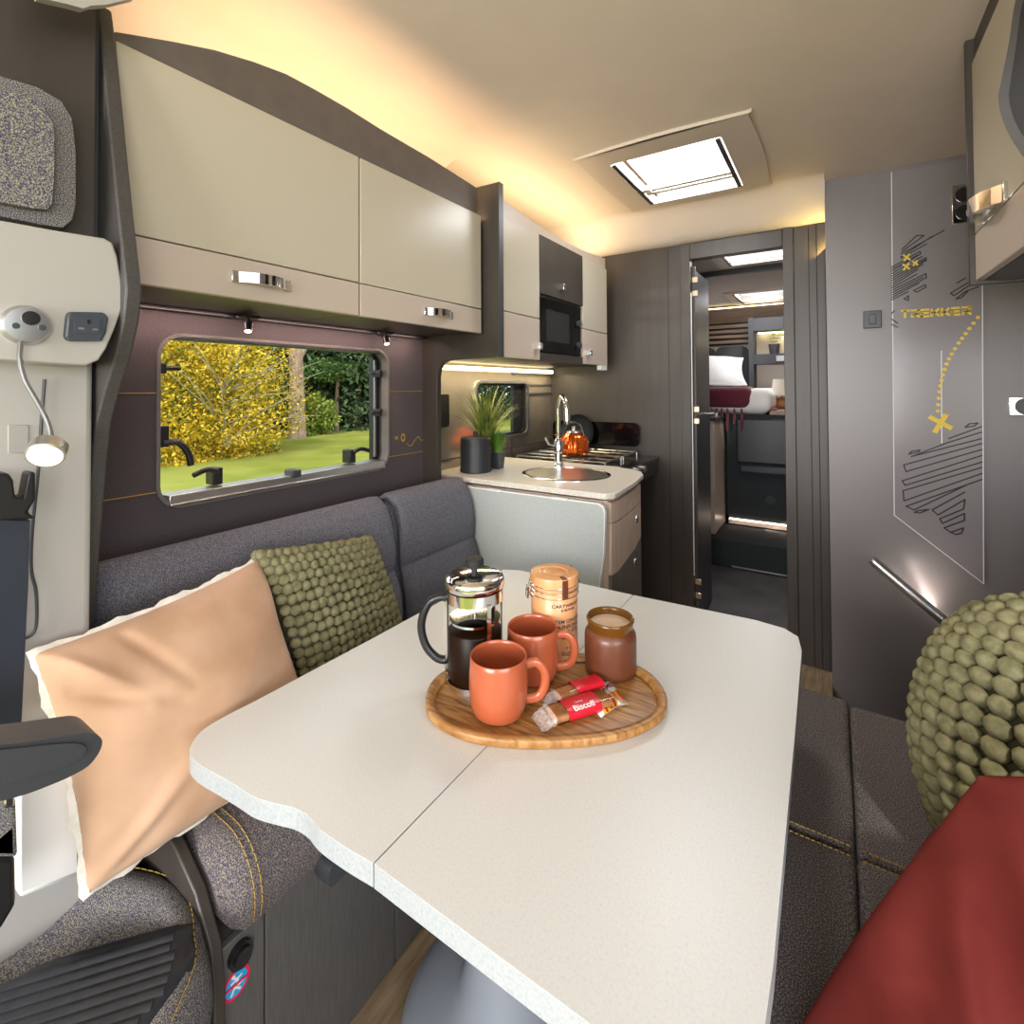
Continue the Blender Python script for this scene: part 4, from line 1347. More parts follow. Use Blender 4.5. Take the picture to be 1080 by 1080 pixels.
b.tube([o0+s0*.008+Vector((0, 0, th_-.004)), o0+s0*.008+cd_*.006+Vector((0, 0, th_-.02)), o0+s0*.008+Vector((0, 0, th_-.03)), o0-s0*.008+Vector((0, 0, th_-.03)), o0-s0*.008+cd_*.006+Vector((0, 0, th_-.02)), o0-s0*.008+Vector((0, 0, th_-.004))], .0013, 6)
b.tube([o0+cd_*.007+s0*.006+Vector((0, 0, th_-.010)), o0+cd_*.009+s0*.006+Vector((0, 0, th_-.032)), o0+cd_*.009-s0*.006+Vector((0, 0, th_-.032)), o0+cd_*.007-s0*.006+Vector((0, 0, th_-.010))], .0015, 6)
obj('clasp', b, 'chrome', tt)
cd2 = (-left*.8-fwd_*.6).normalized()
o1 = Vector((x, y, z))+cd2*(tr_+.003)
obj('hinge_wire', B().tube([o1+Vector((0, 0, th_-.01)), o1+cd2*.006+Vector((0, 0, th_+.004)), o1-cd2*.004+Vector((0, 0, th_+.014))], .0012, 6), 'chrome', tt)


def wrap_text(par, body, size, zc_, ang0, r, m_, bold=0, sx=1.0):
    b = text_bm(body, size, bold=bold)
    for v in b.bm.verts:
        a = ang0+v.co.x*sx/r
        v.co = (x+r*math.cos(a), y+r*math.sin(a), z+zc_+v.co.y)
    return obj('lettering', b, m_, par, smooth=0, normals=False)


camdir = math.atan2(-y, -x)
txa = camdir+.62
ink = mat('navy_ink', (.03, .03, .06), .6)
for body, s_, zc_, w_ in (('CARTWRIGHT', .0085, .112, 1.25), ('& BUTLER', .0062, .104, 1.2), ('STEM GINGER', .0095, .082, 1.15), ('DUNKING', .0105, .0715, 1.25), ('BISCUITS', .0105, .061, 1.25), ('from the baker', .005, .05, 1.0)):
    wrap_text(tt, body, s_, zc_, txa, tr_+.0004, ink, .0002, w_)
# small engraved building vignette under the lettering
b = B()
for k in range(26):
    a0 = txa+rng.uniform(-.35, .35)
    z0_ = rng.uniform(.008, .04)*(1-abs(a0-txa))
    b.tube([(x+(tr_+.0002)*math.cos(a0+t_*.1), y+(tr_+.0002)*math.sin(a0+t_*.1), z+z0_+(rng.uniform(-.002, .004) if i else 0)) for i, t_ in enumerate((0, .5, 1))], .0006, 4)
obj('engraved_picture', b, ink, tt, smooth=0)
a_ = camdir+.45
b = B().grid(lambda u, v: (x+(tr_+.0028)*math.cos(a_+.12*(u-.5)*2), y+(tr_+.0028)*math.sin(a_+.12*(u-.5)*2), z+th_-.024+.034*v), 6, 2)
b.grid(lambda u, v: (x+(tr_+.0028-.018*v)*math.cos(a_+.12*(u-.5)*2), y+(tr_+.0028-.018*v)*math.sin(a_+.12*(u-.5)*2), z+th_+.0125), 6, 2)
obj('seal_label', b, 'seal', tt, smooth=0, solid=.0006)

# candle
cc_ = px(644, 707, 'z', ZT)
x, y, z = cc_
cn = thing('jar_candle', 'frosted amber glass jar candle with cream wax', 'candle', cc_)
obj('jar', B().lathe([(0, 0), (.042, 0), (.0475, .005), (.0485, .012), (.0485, .066), (.0475, .074), (.0435, .081), (.040, .084), (.038, .082), (.0425, .073), (.0445, .062), (.0445, .01), (0, .008)], (x, y, z), 56), 'amber', cn, smooth=60)
obj('neck', B().lathe([(.0400, .080), (.0425, .083), (.0425, .094), (.0445, .0965), (.045, .1), (.043, .1025), (.0405, .1015), (.0395, .098), (.0395, .081)], (x, y, z), 56), 'amberneck', cn, smooth=60)
obj('wax', B().lathe([(.0394, .07), (.0394, .0885), (.034, .0875), (0, .0875)], (x, y, z), 40), 'candle', cn, smooth=40)


# biscuit packs
def pack(name, label, p0, p1, w, h, wrap, m_body='biscuit', text=None, group=None):
    p0, p1 = Vector(p0), Vector(p1)
    d_ = (p1-p0)
    L = d_.length
    d_.normalize()
    s_ = Vector((-d_.y, d_.x, 0)).normalized()
    u_ = Vector((0, 0, 1))
    t_ = thing(name, label, 'biscuit', p0, group)

    def sec(tt_, ww, hh, lift=0):
        return [p0+d_*(L*tt_)+s_*(ww/2*math.copysign(abs(math.cos(a))**.6, math.cos(a)))+u_*(hh/2+lift+hh/2*math.copysign(abs(math.sin(a))**.6, math.sin(a))) for a in np.linspace(0, 2*PI, 20, endpoint=False)]
    obj('biscuit', loft([sec(.16, w*.6, h*.5, h*.2), sec(.18, w*.86, h*.8, h*.05), sec(.82, w*.86, h*.8, h*.05), sec(.84, w*.6, h*.5, h*.2)]), m_body, t_, smooth=60)
    rings = []
    for k, tt_ in enumerate(np.linspace(0, .15, 7)):
        j = rng.uniform(-.12, .12)
        rings.append(sec(tt_, w*(1.0+j), h*(.12+.8*(tt_/.15)**1.2), h*rng.uniform(0, .12)))
    obj('film_end', loft(rings, False), 'foil', t_, smooth=0)
    rings = []
    for k, tt_ in enumerate(np.linspace(.85, 1, 7)):
        j = rng.uniform(-.12, .12)
        rings.append(sec(tt_, w*(1.0+j), h*(.12+.8*((1-tt_)/.15)**1.2), h*rng.uniform(0, .12)))
    obj('film_end', loft(rings, False), 'foil', t_, smooth=0)
    obj('film', loft([sec(.15, w*.93, h*.9), sec(.35, w*.95, h*.92), sec(.85, w*.93, h*.9)], False), glass('film_'+name, (.97, .95, .93), .25, .1), t_, smooth=60)
    wr_ = obj('paper_wrap', loft([sec(wrap[0], w, h*1.0), sec(wrap[1], w, h*1.0)], False), 'red', t_, smooth=60)
    return t_, wr_, d_, s_, L


a_ = px(566, 765, 'z', ZT)
c_ = px(655, 737, 'z', ZT)
p1, wr1, d_, s_, L = pack('wrapped_biscuit', 'caramel biscuit in clear film with red printed wrap, at the tray front edge', a_, c_, .042, .019, (.30, .68))


def surf_text(par, body, size, p0, d_, s_, L, w, h, mid, m_, bold, off):
    """lettering laid round the near shoulder of the pack, by arc length"""
    ang = np.linspace(math.radians(80), math.radians(250), 120)
    prof_ = [(w/2*math.copysign(abs(math.cos(a))**.6, math.cos(a)), h/2+h/2*math.copysign(abs(math.sin(a))**.6, math.sin(a))) for a in ang]
    arc_ = [0]
    for k in range(1, len(prof_)):
        arc_.append(arc_[-1]+math.hypot(prof_[k][0]-prof_[k-1][0], prof_[k][1]-prof_[k-1][1]))
    b = text_bm(body, size, bold=bold)
    for v in b.bm.verts:
        t_ = off-v.co.y
        y_ = float(np.interp(t_, arc_, [q_[0] for q_ in prof_]))
        z_ = float(np.interp(t_, arc_, [q_[1] for q_ in prof_]))
        v.co = Vector(p0)+d_*(mid*L+v.co.x)+s_*(y_*1.02)+Vector((0, 0, h/2+(z_-h/2)*1.02+.0004))
    return obj('lettering', b, m_, par, smooth=0, normals=False)


surf_text(wr1, 'Biscoff', .0150, a_, d_, s_, L, .042, .019, .49, M['whiteprint'], .00025, .0215)
surf_text(wr1, 'Lotus', .0065, a_, d_, s_, L, .042, .019, .47, M['whiteprint'], .0001, .0095)
a2 = px(577, 745, 'z', ZT)
c2_ = px(640, 722, 'z', ZT)
p2, wr2, d2, s2, L2 = pack('wrapped_biscuit', 'caramel biscuit with red wrap lying behind the lettered one, against the mug', a2, c2_, .034, .02, (.42, .86))
# waffle pack: white and yellow/red striped sachet
v0, v1, v2, v3 = [px(u, v, 'z', ZT+.006) for u, v in ((612, 744), (640, 760), (661, 735), (632, 716))]
v0, v1, v2, v3 = [px(u, v, 'z', ZT+.004) for u, v in ((618, 738), (634, 755), (659, 737), (642, 714))]
wf = thing('waffle_packet', 'small white sachet with yellow and red striped corner beside the jar candle', 'packet', v0)


def quadpt(u, v, zz=0):
    p = (v0*(1-u)+v1*u)*(1-v)+(v3*(1-u)+v2*u)*v
    return Vector((p.x, p.y, ZT+.001+.010*(math.sin(PI*min(1, max(0, u)))*math.sin(PI*min(1, max(0, v))))**.5+zz))


obj('sachet', B().grid(lambda u, v: quadpt(u, v), 12, 12), 'whiteprint', wf, smooth=60, solid=.001)
obj('yellow_corner', B().grid(lambda u, v: quadpt(.62+.38*u, .15+.85*v, .0009), 8, 8), mat('yellow_wrapper', (.85, .5, .01), .35), wf, smooth=60)
b = B()
for k in range(5):
    b.grid(lambda u, v, k=k: quadpt(.62+.38*u, min(1, max(0, .15+.17*k+.075*v+.09*u)), .0014), 6, 2)
obj('red_stripes', b, 'red', wf, smooth=60)
b = text_bm('CARAMEL', .0125, bold=.0002)
for v in b.bm.verts:
    p = quadpt(.36-v.co.y/.04, .52+v.co.x/.062, .0016)
    v.co = p
obj('lettering', b, mat('maroon_ink', (.15, .01, .02), .5), wf, smooth=0, normals=False)


# ================================================================ CUSHIONS
def pillow_fn(TL, TR, BR, BL, T, inset=.07, seed=0, wr=.006, pw=.45, folds=(), rnd=0):
    TL, TR, BR, BL = map(Vector, (TL, TR, BR, BL))
    nrm = ((TR-TL).cross(BL-TL)).normalized()
    if nrm.dot(CAM-(TL+BR)/2) < 0:
        nrm = -nrm
    r_ = np.random.default_rng(seed)
    ph = r_.uniform(0, 6.28, (6,))
    fr_ = r_.uniform(2, 7, (6, 2))

    def f(u, v, side):  # u,v in -1..1
        uu = u*(1-inset*(1-v*v))
        vv = v*(1-inset*(1-u*u))
        if rnd:
            uu, vv = uu*math.sqrt(1-rnd*vv*vv/2), vv*math.sqrt(1-rnd*uu*uu/2)
        s, t = (uu+1)/2, (vv+1)/2
        p = (TL*(1-s)+TR*s)*(1-t)+(BL*(1-s)+BR*s)*t
        e = max(0, (1-u*u))**pw*max(0, (1-v*v))**pw
        w_ = 0
        for k in range(6):
            w_ += math.sin(fr_[k][0]*u+fr_[k][1]*v+ph[k])
        # creases running in from the corners
        cr_ = math.sin(14*math.atan2(v, u)+seed)*(u*u*v*v)*1.4
        fo_ = 0
        for (ua, va), (ub, vb), h_, wd_ in folds:
            dx_, dy_ = ub-ua, vb-va
            L2_ = dx_*dx_+dy_*dy_
            t_ = max(0, min(1, ((u-ua)*dx_+(v-va)*dy_)/L2_))
            dd_ = math.hypot(u-ua-t_*dx_, v-va-t_*dy_)
            fo_ += h_*math.exp(-(dd_/wd_)**2)*(.35+.65*math.sin(PI*min(1, t_+.15)))
        return p+nrm*(side*(T*e)+wr*w_*e*.5+wr*cr_*min(1, e*2)+side*fo_*min(1, e*3))
    f.n = nrm
    return f


def pillow_mesh(f, n=44, rim=1.0):
    b = B()
    V, F = [], []
    g = np.sin(np.linspace(-PI/2, PI/2, n+1))
    idx = {}
    for side in (1, -1):
        for i, u in enumerate(g):
            for j, v in enumerate(g):
                edge = i in (0, n) or j in (0, n)
                key = (0 if edge else side, i, j)
                if key not in idx:
                    idx[key] = len(V)
                    V.append(f(u, v, side))
    for side in (1, -1):
        for i in range(n):
            for j in range(n):
                q = [idx[(0 if (a in (0, n) or c in (0, n)) else side, a, c)] for a, c in ((i, j), (i+1, j), (i+1, j+1), (i, j+1))]
                F.append(q if side > 0 else q[::-1])
    return b.faces(V, F)


# tan velvet
def P3(u, v, ax, val):
    return px(u, v, ax, val)


f = pillow_fn(P3(33, 690, 'x', -1.0), P3(274, 588, 'x', -1.07), P3(335, 790, 'x', -.92), P3(90, 945, 'x', -.93), .085, .06, 3, .006, .45,
              (((-.95, -.95), (-.5, -.3), .012, .06), ((-.9, -.6), (-.3, -.2), -.009, .06), ((-.95, .9), (-.3, .3), .010, .07), ((-.5, -.9), (-.2, -.3), -.008, .05), ((.95, .9), (.3, .2), .01, .08)))
tc1 = thing('cushion', 'large tan velvet cushion with cream seam, leaning at the cab end of the bench', 'cushion', P3(180, 850, 'x', -1.0))
obj('cover', pillow_mesh(f, 80), 'tanvelvet', tc1, smooth=80)
n = 120
g = []
for k in range(n):
    t_ = k/n*4
    s_ = int(t_)
    w_ = (t_-s_)*2-1
    uv = [(w_, -1), (1, w_), (-w_, 1), (-1, -w_)][s_]
    g.append(uv)
cenp = f(0, 0, 0)
V, F = [], []
for k, (u, v) in enumerate(g):
    p = f(u, v, 0)
    d0 = (p-cenp).normalized()
    wv = .008+.003*math.sin(k*.9)+.002*math.sin(k*2.3)
    for a_, off in ((p-d0*.004+f.n*.005, 0), (p+d0*wv+f.n*(.002*math.sin(k*1.7)), 0), (p-d0*.004-f.n*.005, 0)):
        V.append(a_)
for k in range(n):
    a, c = 3*k, 3*((k+1) % n)
    F += [(a, c, c+1, a+1), (a+1, c+1, c+2, a+2)]
obj('seam_edge', B().faces(V, F), 'creamfringe', tc1, smooth=80)

# rust velvet
f = pillow_fn((.122, .70, .845), (.60, .78, .95), (.52, .46, .44), (-.085, .60, .46), .10, -.03, 8, .008, .55,
              (((-.97, -.95), (-.1, .5), .026, .05), ((-.8, -.97), (.0, .1), -.016, .06), ((-.97, -.6), (-.4, .8), .022, .05), ((-.3, -.9), (.1, .0), .024, .06), ((-.85, .0), (-.2, .9), -.018, .05), ((-.55, -.6), (0, .8), .018, .04)))
rc1 = obj('cushion', pillow_mesh(f, 90), 'rust', smooth=80)
tag(rc1, 'rust red velvet cushion at the lower right corner', 'cushion')


def knit_cushion(f, nu, nv, label, loc, rad, lng):
    t_ = thing('knitted_cushion', label, 'cushion', loc)
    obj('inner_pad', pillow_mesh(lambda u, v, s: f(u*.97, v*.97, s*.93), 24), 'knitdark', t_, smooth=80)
    for side in (1, -1):
        b = B()
        for i in range(nu):
            for j in range(nv):
                # even spacing over the bulge
                u = math.sin(((i+.5)/nu*2-1)*PI/2)*.3+((i+.5)/nu*2-1)*.7
                jj = (j+.5+(.5 if i % 2 else 0)*.3)/nv
                v = math.sin((min(.995, jj)*2-1)*PI/2)*.3+(jj*2-1)*.7
                v = max(-.99, min(.99, v))
                p = f(u, v, side)
                e = .03
                pu = (f(min(1, u+e), v, side)-f(max(-1, u-e), v, side)).normalized()
                pv = (f(u, min(1, v+e), side)-f(u, max(-1, v-e), side)).normalized()
                nn = pu.cross(pv).normalized()
                pv = nn.cross(pu)
                rot = Matrix((pu, pv, nn)).transposed()
                rot = rot @ Matrix.Rotation(.35, 3, 'Z')
                du = (f(min(1, u+1.6/nu*math.cos(u)), v, side)-p).length
                k_ = rng.uniform(.92, 1.08)
                b.ell(p, (rad[0]*k_, rad[1]*k_, rad[2]), rot, 8, 5)
        obj('knit_loops', b, 'knit', t_, smooth=80, kind='stuff')
    return t_


f = pillow_fn(P3(268, 582, 'x', -1.06), P3(388, 566, 'x', -1.10), P3(424, 672, 'x', -1.06), P3(318, 730, 'x', -1.0), .06, .02, 5, .002, .42)
knit_cushion(f, 17, 15, 'square olive chunky knitted cushion against the left backrest', P3(355, 700, 'x', -1.06), (.0135, .0128, .0105), 1)
f = pillow_fn((.155, 1.20, .90), (.53, .93, .98), (.47, .78, .46), (.10, 1.06, .47), .13, .0, 6, .002, .5, (), .85)
knit_cushion(f, 15, 20, 'olive chunky knitted cushion on the right seat behind the rust cushion', (.3, 1.05, .5), (.0185, .0155, .015), 1)

# ================================================================ RIGHT SEAT
rs = thing('travel_seat', 'dark flecked fabric seat right of the table with stitched seams', 'seat', (.2, 1.0, 0))
SZ = .50


def rblock(x0, x1, y0, y1, z0, z1, r, cl=(0, 0, 0, 0)):
    """soft upholstery block; cl = extra drop for the -x,+x,-y,+y sides"""
    def fn(u, v):
        xx, yy = x0+(x1-x0)*u, y0+(y1-y0)*v
        z = z1
        for d0, w_ in ((xx-x0, cl[0]), (x1-xx, cl[1]), (yy-y0, cl[2]), (y1-yy, cl[3])):
            rr = r+w_
            if d0 < rr:
                k = 1-d0/rr
                z -= rr*(1-math.sqrt(max(0, 1-k*k)))
        return (xx, yy, max(z, z0))
    N = 40
    g_ = lambda t: .5-.5*math.cos(PI*t)
    b = B().grid(lambda u, v: fn(g_(u), g_(v)), N, N)
    return b


for (x0, x1, y0, y1, cl) in ((-.13, .020, .98, 1.49, (.02, 0, 0, .06)), (.022, .62, .98, 1.47, (0, 0, 0, .06)), (-.13, .020, .30, .976, (.02, 0, 0, 0)), (.022, .62, .30, .976, (0, 0, 0, 0))):
    obj('seat_panel', rblock(x0, x1, y0, y1, SZ-.13, SZ, .012, cl), 'fabricgold', rs, smooth=60)
obj('seat_core', B().box(-.125, .62, .30, 1.42, .36, SZ-.02), 'fabric', rs, bev=.02)
obj('seat_box', B().box(-.10, .62, .32, 1.40, 0, .36), 'base', rs)
b = B()
stitch(b, [(-.12, .988, SZ+.000), (0.015, .988, SZ+.000)], .0013, .005, .003)
stitch(b, [(.03, .988, SZ+.000), (.5, .988, SZ+.000)], .0013, .005, .003)
stitch(b, [(-.12, .967, SZ+.000), (0.015, .967, SZ+.000)], .0013, .005, .003)
stitch(b, [(.03, .967, SZ+.000), (.5, .967, SZ+.000)], .0013, .005, .003)
obj('stitching', b, 'stitch', rs, smooth=0)

# ================================================================ RIGHT SIDE: locker, handle rail, sockets
RX = .30
t = thing('overhead_locker', 'cream overhead locker with large chrome handle at the upper right', 'cabinet', (RX, 1.66, 1.5))
obj('carcass', B().prism([(.75, 1.50), (.75, 2.05), (RX+.018, 2.05), (RX+.018, 1.505), (RX+.05, 1.50)], 'y', .85, 1.655), 'brown', t)
obj('end_board', B().box(RX-.011, .75, 1.656, 1.672, 1.495, 2.11), 'brown', t, bev=.002)
obj('door', B().box(RX, RX+.017, .85, 1.655, 1.622, 2.048), 'cream', t, bev=.002)
r = obj('lower_rail', B().box(RX, RX+.017, .85, 1.655, 1.505, 1.619), 'tan', t, bev=.002)
ha, hb_ = px(1032, 232, 'x', RX), px(1072, 210, 'x', RX)
bow_handle(r, RX, 1.47, 1.638, .17, .036, .04, -1)
obj('cove_board', B().box(RX+.006, RX+.02, .85, 1.655, 2.05, 2.11), 'brown', t)
strip_y('right_cove_glow', (.40, 1.2, 2.06), .6, WARM, .03, .8, PI-.3)
# dark screen with rounded rim in front of the locker
sp = [px(u, v, 'x', .25) for u, v in ((1120, -80), (1085, -40), (1071, 0), (1064, 45), (1056, 85), (1053, 102), (1055, 118), (1062, 138), (1072, 155), (1085, 172), (1120, 205))]
sc3 = catmull([(p.y, p.z) for p in sp], 4)
dsn = thing('door_screen', 'dark pad with rounded grey rim overlapping the right locker', 'panel', (.27, 1.3, 1.7))
pts_ = [(p.x, p.y) for p in sc3]
cy_, cz_ = 1.12, 1.95
obj('rim', B().prism(pts_, 'x', .25, .285), 'dgrey', dsn, bev=.006, seg=3)
sp2 = [px(u, v, 'x', .245) for u, v in ((1130, -70), (1095, -40), (1079, 0), (1072, 45), (1066, 85), (1064, 102), (1067, 118), (1073, 133), (1085, 150), (1130, 190))]
obj('dark_face', B().prism([(p.x, p.y) for p in catmull([(q.y, q.z) for q in sp2], 4)], 'x', .245, .252), mat('dark_screen_face', (.004, .005, .006), .5, spec=.15), dsn, bev=.002)

# grab rail
r0, r1 = px(919, 590, 'y', PY-.045), px(1040, 692, 'y', PY-.045)
gr = thing('grab_rail', 'lit aluminium grab rail sloping down the grey partition', 'grab rail', r0)
obj('bar', B().tube([r0, r0*.98+r1*.02, r1], [.014, .019, .019], 20), 'alu', gr, smooth=60)
dd = (r1-r0).normalized()
for k in (.12, .9):
    p = r0.lerp(r1, k)
    obj('standoff', B().tube([p, (p.x, PY, p.z)], .009, 12), 'alu', gr)
obj('light_strip', B().tube([r0+dd*.03+Vector((.004, .019, .002)), r1+Vector((.004, .019, .002))], .003, 8), mat('white_led', (1, 1, 1), .5, emit=(1, .88, .78), estr=6), gr)
mid = (r0+r1)/2
lg = light('grab_rail_glow', 'AREA', mid+Vector((.012, .02, .012)), .35, (1, .85, .75), .02, .3, target=mid+Vector((.03, .06, .05)))

t = thing('double_socket', 'chrome double socket high on the partition beside the locker', 'socket', px(1015, 215, 'y', PY))
q0, q1 = px(1003, 197, 'y', PY), px(1030, 234, 'y', PY)
obj('plate', B().box(q0.x, q0.x+.075, PY-.012, PY-.006, q1.z, q0.z), 'chrome', t, bev=.002)
for k in (.72, .27):
    zz = q1.z+(q0.z-q1.z)*k
    obj('outlet', B().tube([(q0.x+.037, PY-.011, zz), (q0.x+.037, PY-.015, zz)], .028, 28), 'black', t)
t = thing('single_socket', 'chrome framed socket on the partition at the right edge', 'socket', px(1070, 428, 'y', PY))
q0, q1 = px(1063, 419, 'y', PY), px(1085, 438, 'y', PY)
obj('plate', B().box(q0.x, q0.x+.09, PY-.01, PY, q1.z, q0.z), 'chrome', t, bev=.002)
obj('outlet', B().tube([(q0.x+.045, PY-.009, (q0.z+q1.z)/2), (q0.x+.045, PY-.013, (q0.z+q1.z)/2)], .03, 28), 'dgrey', t)
q0 = px(920, 337, 'y', PY)
t = thing('light_switch', 'small black rocker switch on the dark partition', 'switch', q0)
obj('plate', B().box(q0.x-.03, q0.x+.03, PY-.008, PY, q0.z-.035, q0.z+.035), 'black', t, bev=.002)
obj('rocker', B().box(q0.x-.012, q0.x+.012, PY-.012, PY-.008, q0.z-.02, q0.z+.02), 'dgrey', t, bev=.002)

# ================================================================ BEDROOM BEYOND THE DOOR
st(obj('ceiling_bedroom', B().prism([(-1.45, 2.64), (.75, 2.64), (.75, 5.25), (-1.45, 5.25)], 'z', 2.0, 2.06, [rrect(-.53, -.12, 3.03, 3.30, .01, 2), rrect(-.68, -.25, 4.36, 4.9, .01, 2)]), mat('bedroom_ceiling', (.5, .46, .44), .7)))
st(obj('wall_bedroom_left', B().box(-1.5, -1.45, 2.64, 5.3, 0, 2.06), 'tan'))
st(obj('wall_bedroom_right', B().box(.1, .15, 2.64, 5.3, 0, 2.06), 'tan'))
st(obj('wall_bedroom_rear', B().box(-1.5, .15, 5.2, 5.25, 0, 2.06), 'tan'))
st(obj('trim_1', B().box(-.78, .1, 3.46, 3.5, 1.965, 2.0), 'dgrey'))
st(obj('trim_2', B().box(-.735, -.705, 3.46, 3.5, 0, 1.965), 'black'))
for nm, x0, x1, y0, y1, lb in (('roof_light', -.56, -.09, 3.0, 3.33, 'roof light just beyond the bedroom doorway'), ('roof_light', -.71, -.22, 4.33, 4.93, 'roof light above the bed, farthest back')):
    t = thing(nm, lb, 'skylight', ((x0+x1)/2, (y0+y1)/2, 2.0))
    obj('surround', B().prism(rrect(x0-.03, x1+.03, y0-.03, y1+.03, .02), 'z', 1.985, 2.001, [rrect(x0+.03, x1-.03, y0+.03, y1-.03, .01)]), 'rooftrim', t, bev=.003)
    obj('black_side_strip', B().box(x0+.032, x0+.05, y0+.03, y1-.03, 1.98, 1.99), 'black', t)
    obj('blind_bar', B().box(x0+.03, x1-.03, y1-.09, y1-.06, 1.995, 2.01), 'rooftrim', t)
    obj('dome', B().box(x0+.02, x1-.02, y0+.02, y1-.02, 2.065, 2.07), 'pane', t)
# door leaf, open to the left
d1 = room('door_1', (-.6, 2.64, 0))
obj('leaf', B().box(-.638, -.604, 2.66, 3.06, .01, 1.86), 'dgrey', d1, bev=.003)
obj('leaf_edge', B().box(-.602, -.586, 2.642, 2.66, .01, 1.86), 'brown', d1)
for z in (1.79, 1.72, 1.13, 1.07, .26, .19):
    obj('hinge', B().box(-.600, -.572, 2.636, 2.6415, z-.014, z+.014), mat('brass_hinge', (.7, .55, .38), .3, .8) if z == 1.79 else bpy.data.materials['brass_hinge'], d1, bev=.002)
obj('jamb_strip', B().box(-.6005, -.596, 2.605, 2.61, .3, 1.72), 'white', d1)
obj('handle', B().tube([(-.604, 3.0, 1.09), (-.56, 3.0, 1.09), (-.55, 2.98, 1.088), (-.545, 2.93, 1.085)], .008), 'chrome', d1)

bs = thing('bed_step', 'charcoal carpeted step unit with mid ledge below the bed', 'step', (-.5, 4.0, 0))
obj('lower_step', B().box(-.80, .1, 3.7, 4.12, 0, .19), 'carpet', bs, bev=.008)
obj('riser', B().box(-.69, .1, 4.12, 4.2, .24, 1.03), 'carpet', bs)
obj('riser_plinth', B().box(-.69, .1, 4.15, 4.2, .19, .24), 'tan', bs)
obj('mid_ledge', B().box(-.60, .1, 4.07, 4.13, .60, .66), 'leather', bs, bev=.012)
obj('upper_panel', B().box(-.62, .1, 4.10, 4.13, .67, 1.0), 'leather', bs, bev=.01)
obj('light_strip', B().box(-.68, .1, 4.11, 4.12, .232, .24), mat('step_led', (1, 1, 1), .5, emit=(1, .78, .62), estr=8), bs)
obj('round_vent', B().tube([(-.40, 4.12, .40), (-.40, 4.11, .40)], .035, 24), 'black', bs)
obj('tread_nosing', B().box(-.6, .1, 3.695, 3.702, .01, .018), 'alu', bs)
light('step_glow', 'AREA', (-.35, 4.1, .24), .35, (1, .8, .65), .02, .6, target=(-.35, 3.9, .1)).rotation_euler = (math.radians(-30), 0, math.radians(90))
sc4 = thing('bedside_cabinet', 'pale taupe side cabinet left of the charcoal bed steps', 'cabinet', (-.75, 4.0, 0))
obj('side', B().box(-1.3, -.715, 3.75, 4.15, .20, 1.0), 'tan', sc4, bev=.002)
obj('top', B().box(-1.3, -.70, 3.74, 4.15, 1.0, 1.02), 'dgrey', sc4)

bd = thing('bed', 'white bed seen through the bedroom doorway', 'bed', (-.9, 4.7, 1.03))
obj('mattress', B().box(-1.4, -.42, 4.16, 5.1, 1.03, 1.12), 'linen', bd, bev=.03, seg=3)


obj('duvet', B().box(-1.4, -.385, 4.08, 5.08, 1.036, 1.225), 'linen', bd, bev=.075, seg=6)
hdb = thing('headboard', 'dark grey two-pad headboard behind the white pillow', 'headboard', (-.8, 5.15, 1.2))
for x0, x1 in ((-1.25, -.955), (-.95, -.66)):
    obj('pad', B().prism(rrect(x0, x1, 1.0, 1.62, .06), 'y', 5.1, 5.16), 'head', hdb, bev=.02, seg=4)
slt = thing('slatted_panel', 'row of wooden slats above the dark headboard', 'slats', (-.95, 5.18, 1.7))
obj('backing', B().box(-1.3, -.655, 5.185, 5.199, 1.64, 1.86), 'black', slt)
for k in range(4):
    obj('slat', B().box(-1.3, -.655, 5.165, 5.185, 1.655+k*.05, 1.685+k*.05), 'bedwood', slt, bev=.002)
rlk = thing('rear_locker', 'wooden overhead locker across the bedroom rear wall', 'cabinet', (-.6, 5.1, 1.8))
obj('front', B().prism([(4.98, 1.965), (5.0, 1.97), (5.19, 1.86), (5.16, 1.85)], 'x', -1.4, .09), 'bedwood', rlk)
obj('light_strip', B().box(-1.4, .09, 4.972, 4.985, 1.968, 1.976), mat('bed_led', (1, .9, .6), .5, emit=(1, .8, .42), estr=5), rlk)
obj('small_lamp', B().tube([(-1.06, 5.15, 1.87), (-1.06, 5.14, 1.855)], .015, 12), 'spotlens', rlk)
# pillow
f = pillow_fn((-1.25, 4.95, 1.56), (-.68, 4.95, 1.50), (-.62, 4.72, 1.25), (-1.25, 4.72, 1.25), .09, .1, 11, .012)
pw_ = obj('pillow', pillow_mesh(f, 26), 'linen', smooth=80)
tag(pw_, 'white pillow propped against the dark headboard', 'pillow')
tw = thing('throw', 'plum knitted throw draped over the bed corner with tassels', 'throw', (-.7, 4.1, 1.1))
obj('cloth', B().box(-1.3, -.50, 4.062, 4.42, 1.065, 1.243), 'purple', tw, bev=.07, seg=6)
for k, xk in enumerate((-.79, -.755, -.72, -.68, -.63, -.58)):
    obj('tassel', B().tube([(xk, 4.07, 1.075), (xk+.005, 4.055, 1.02), (xk, 4.05, .96-.05*(k % 2))], [.006, .01, .007], 8), 'purple', tw)
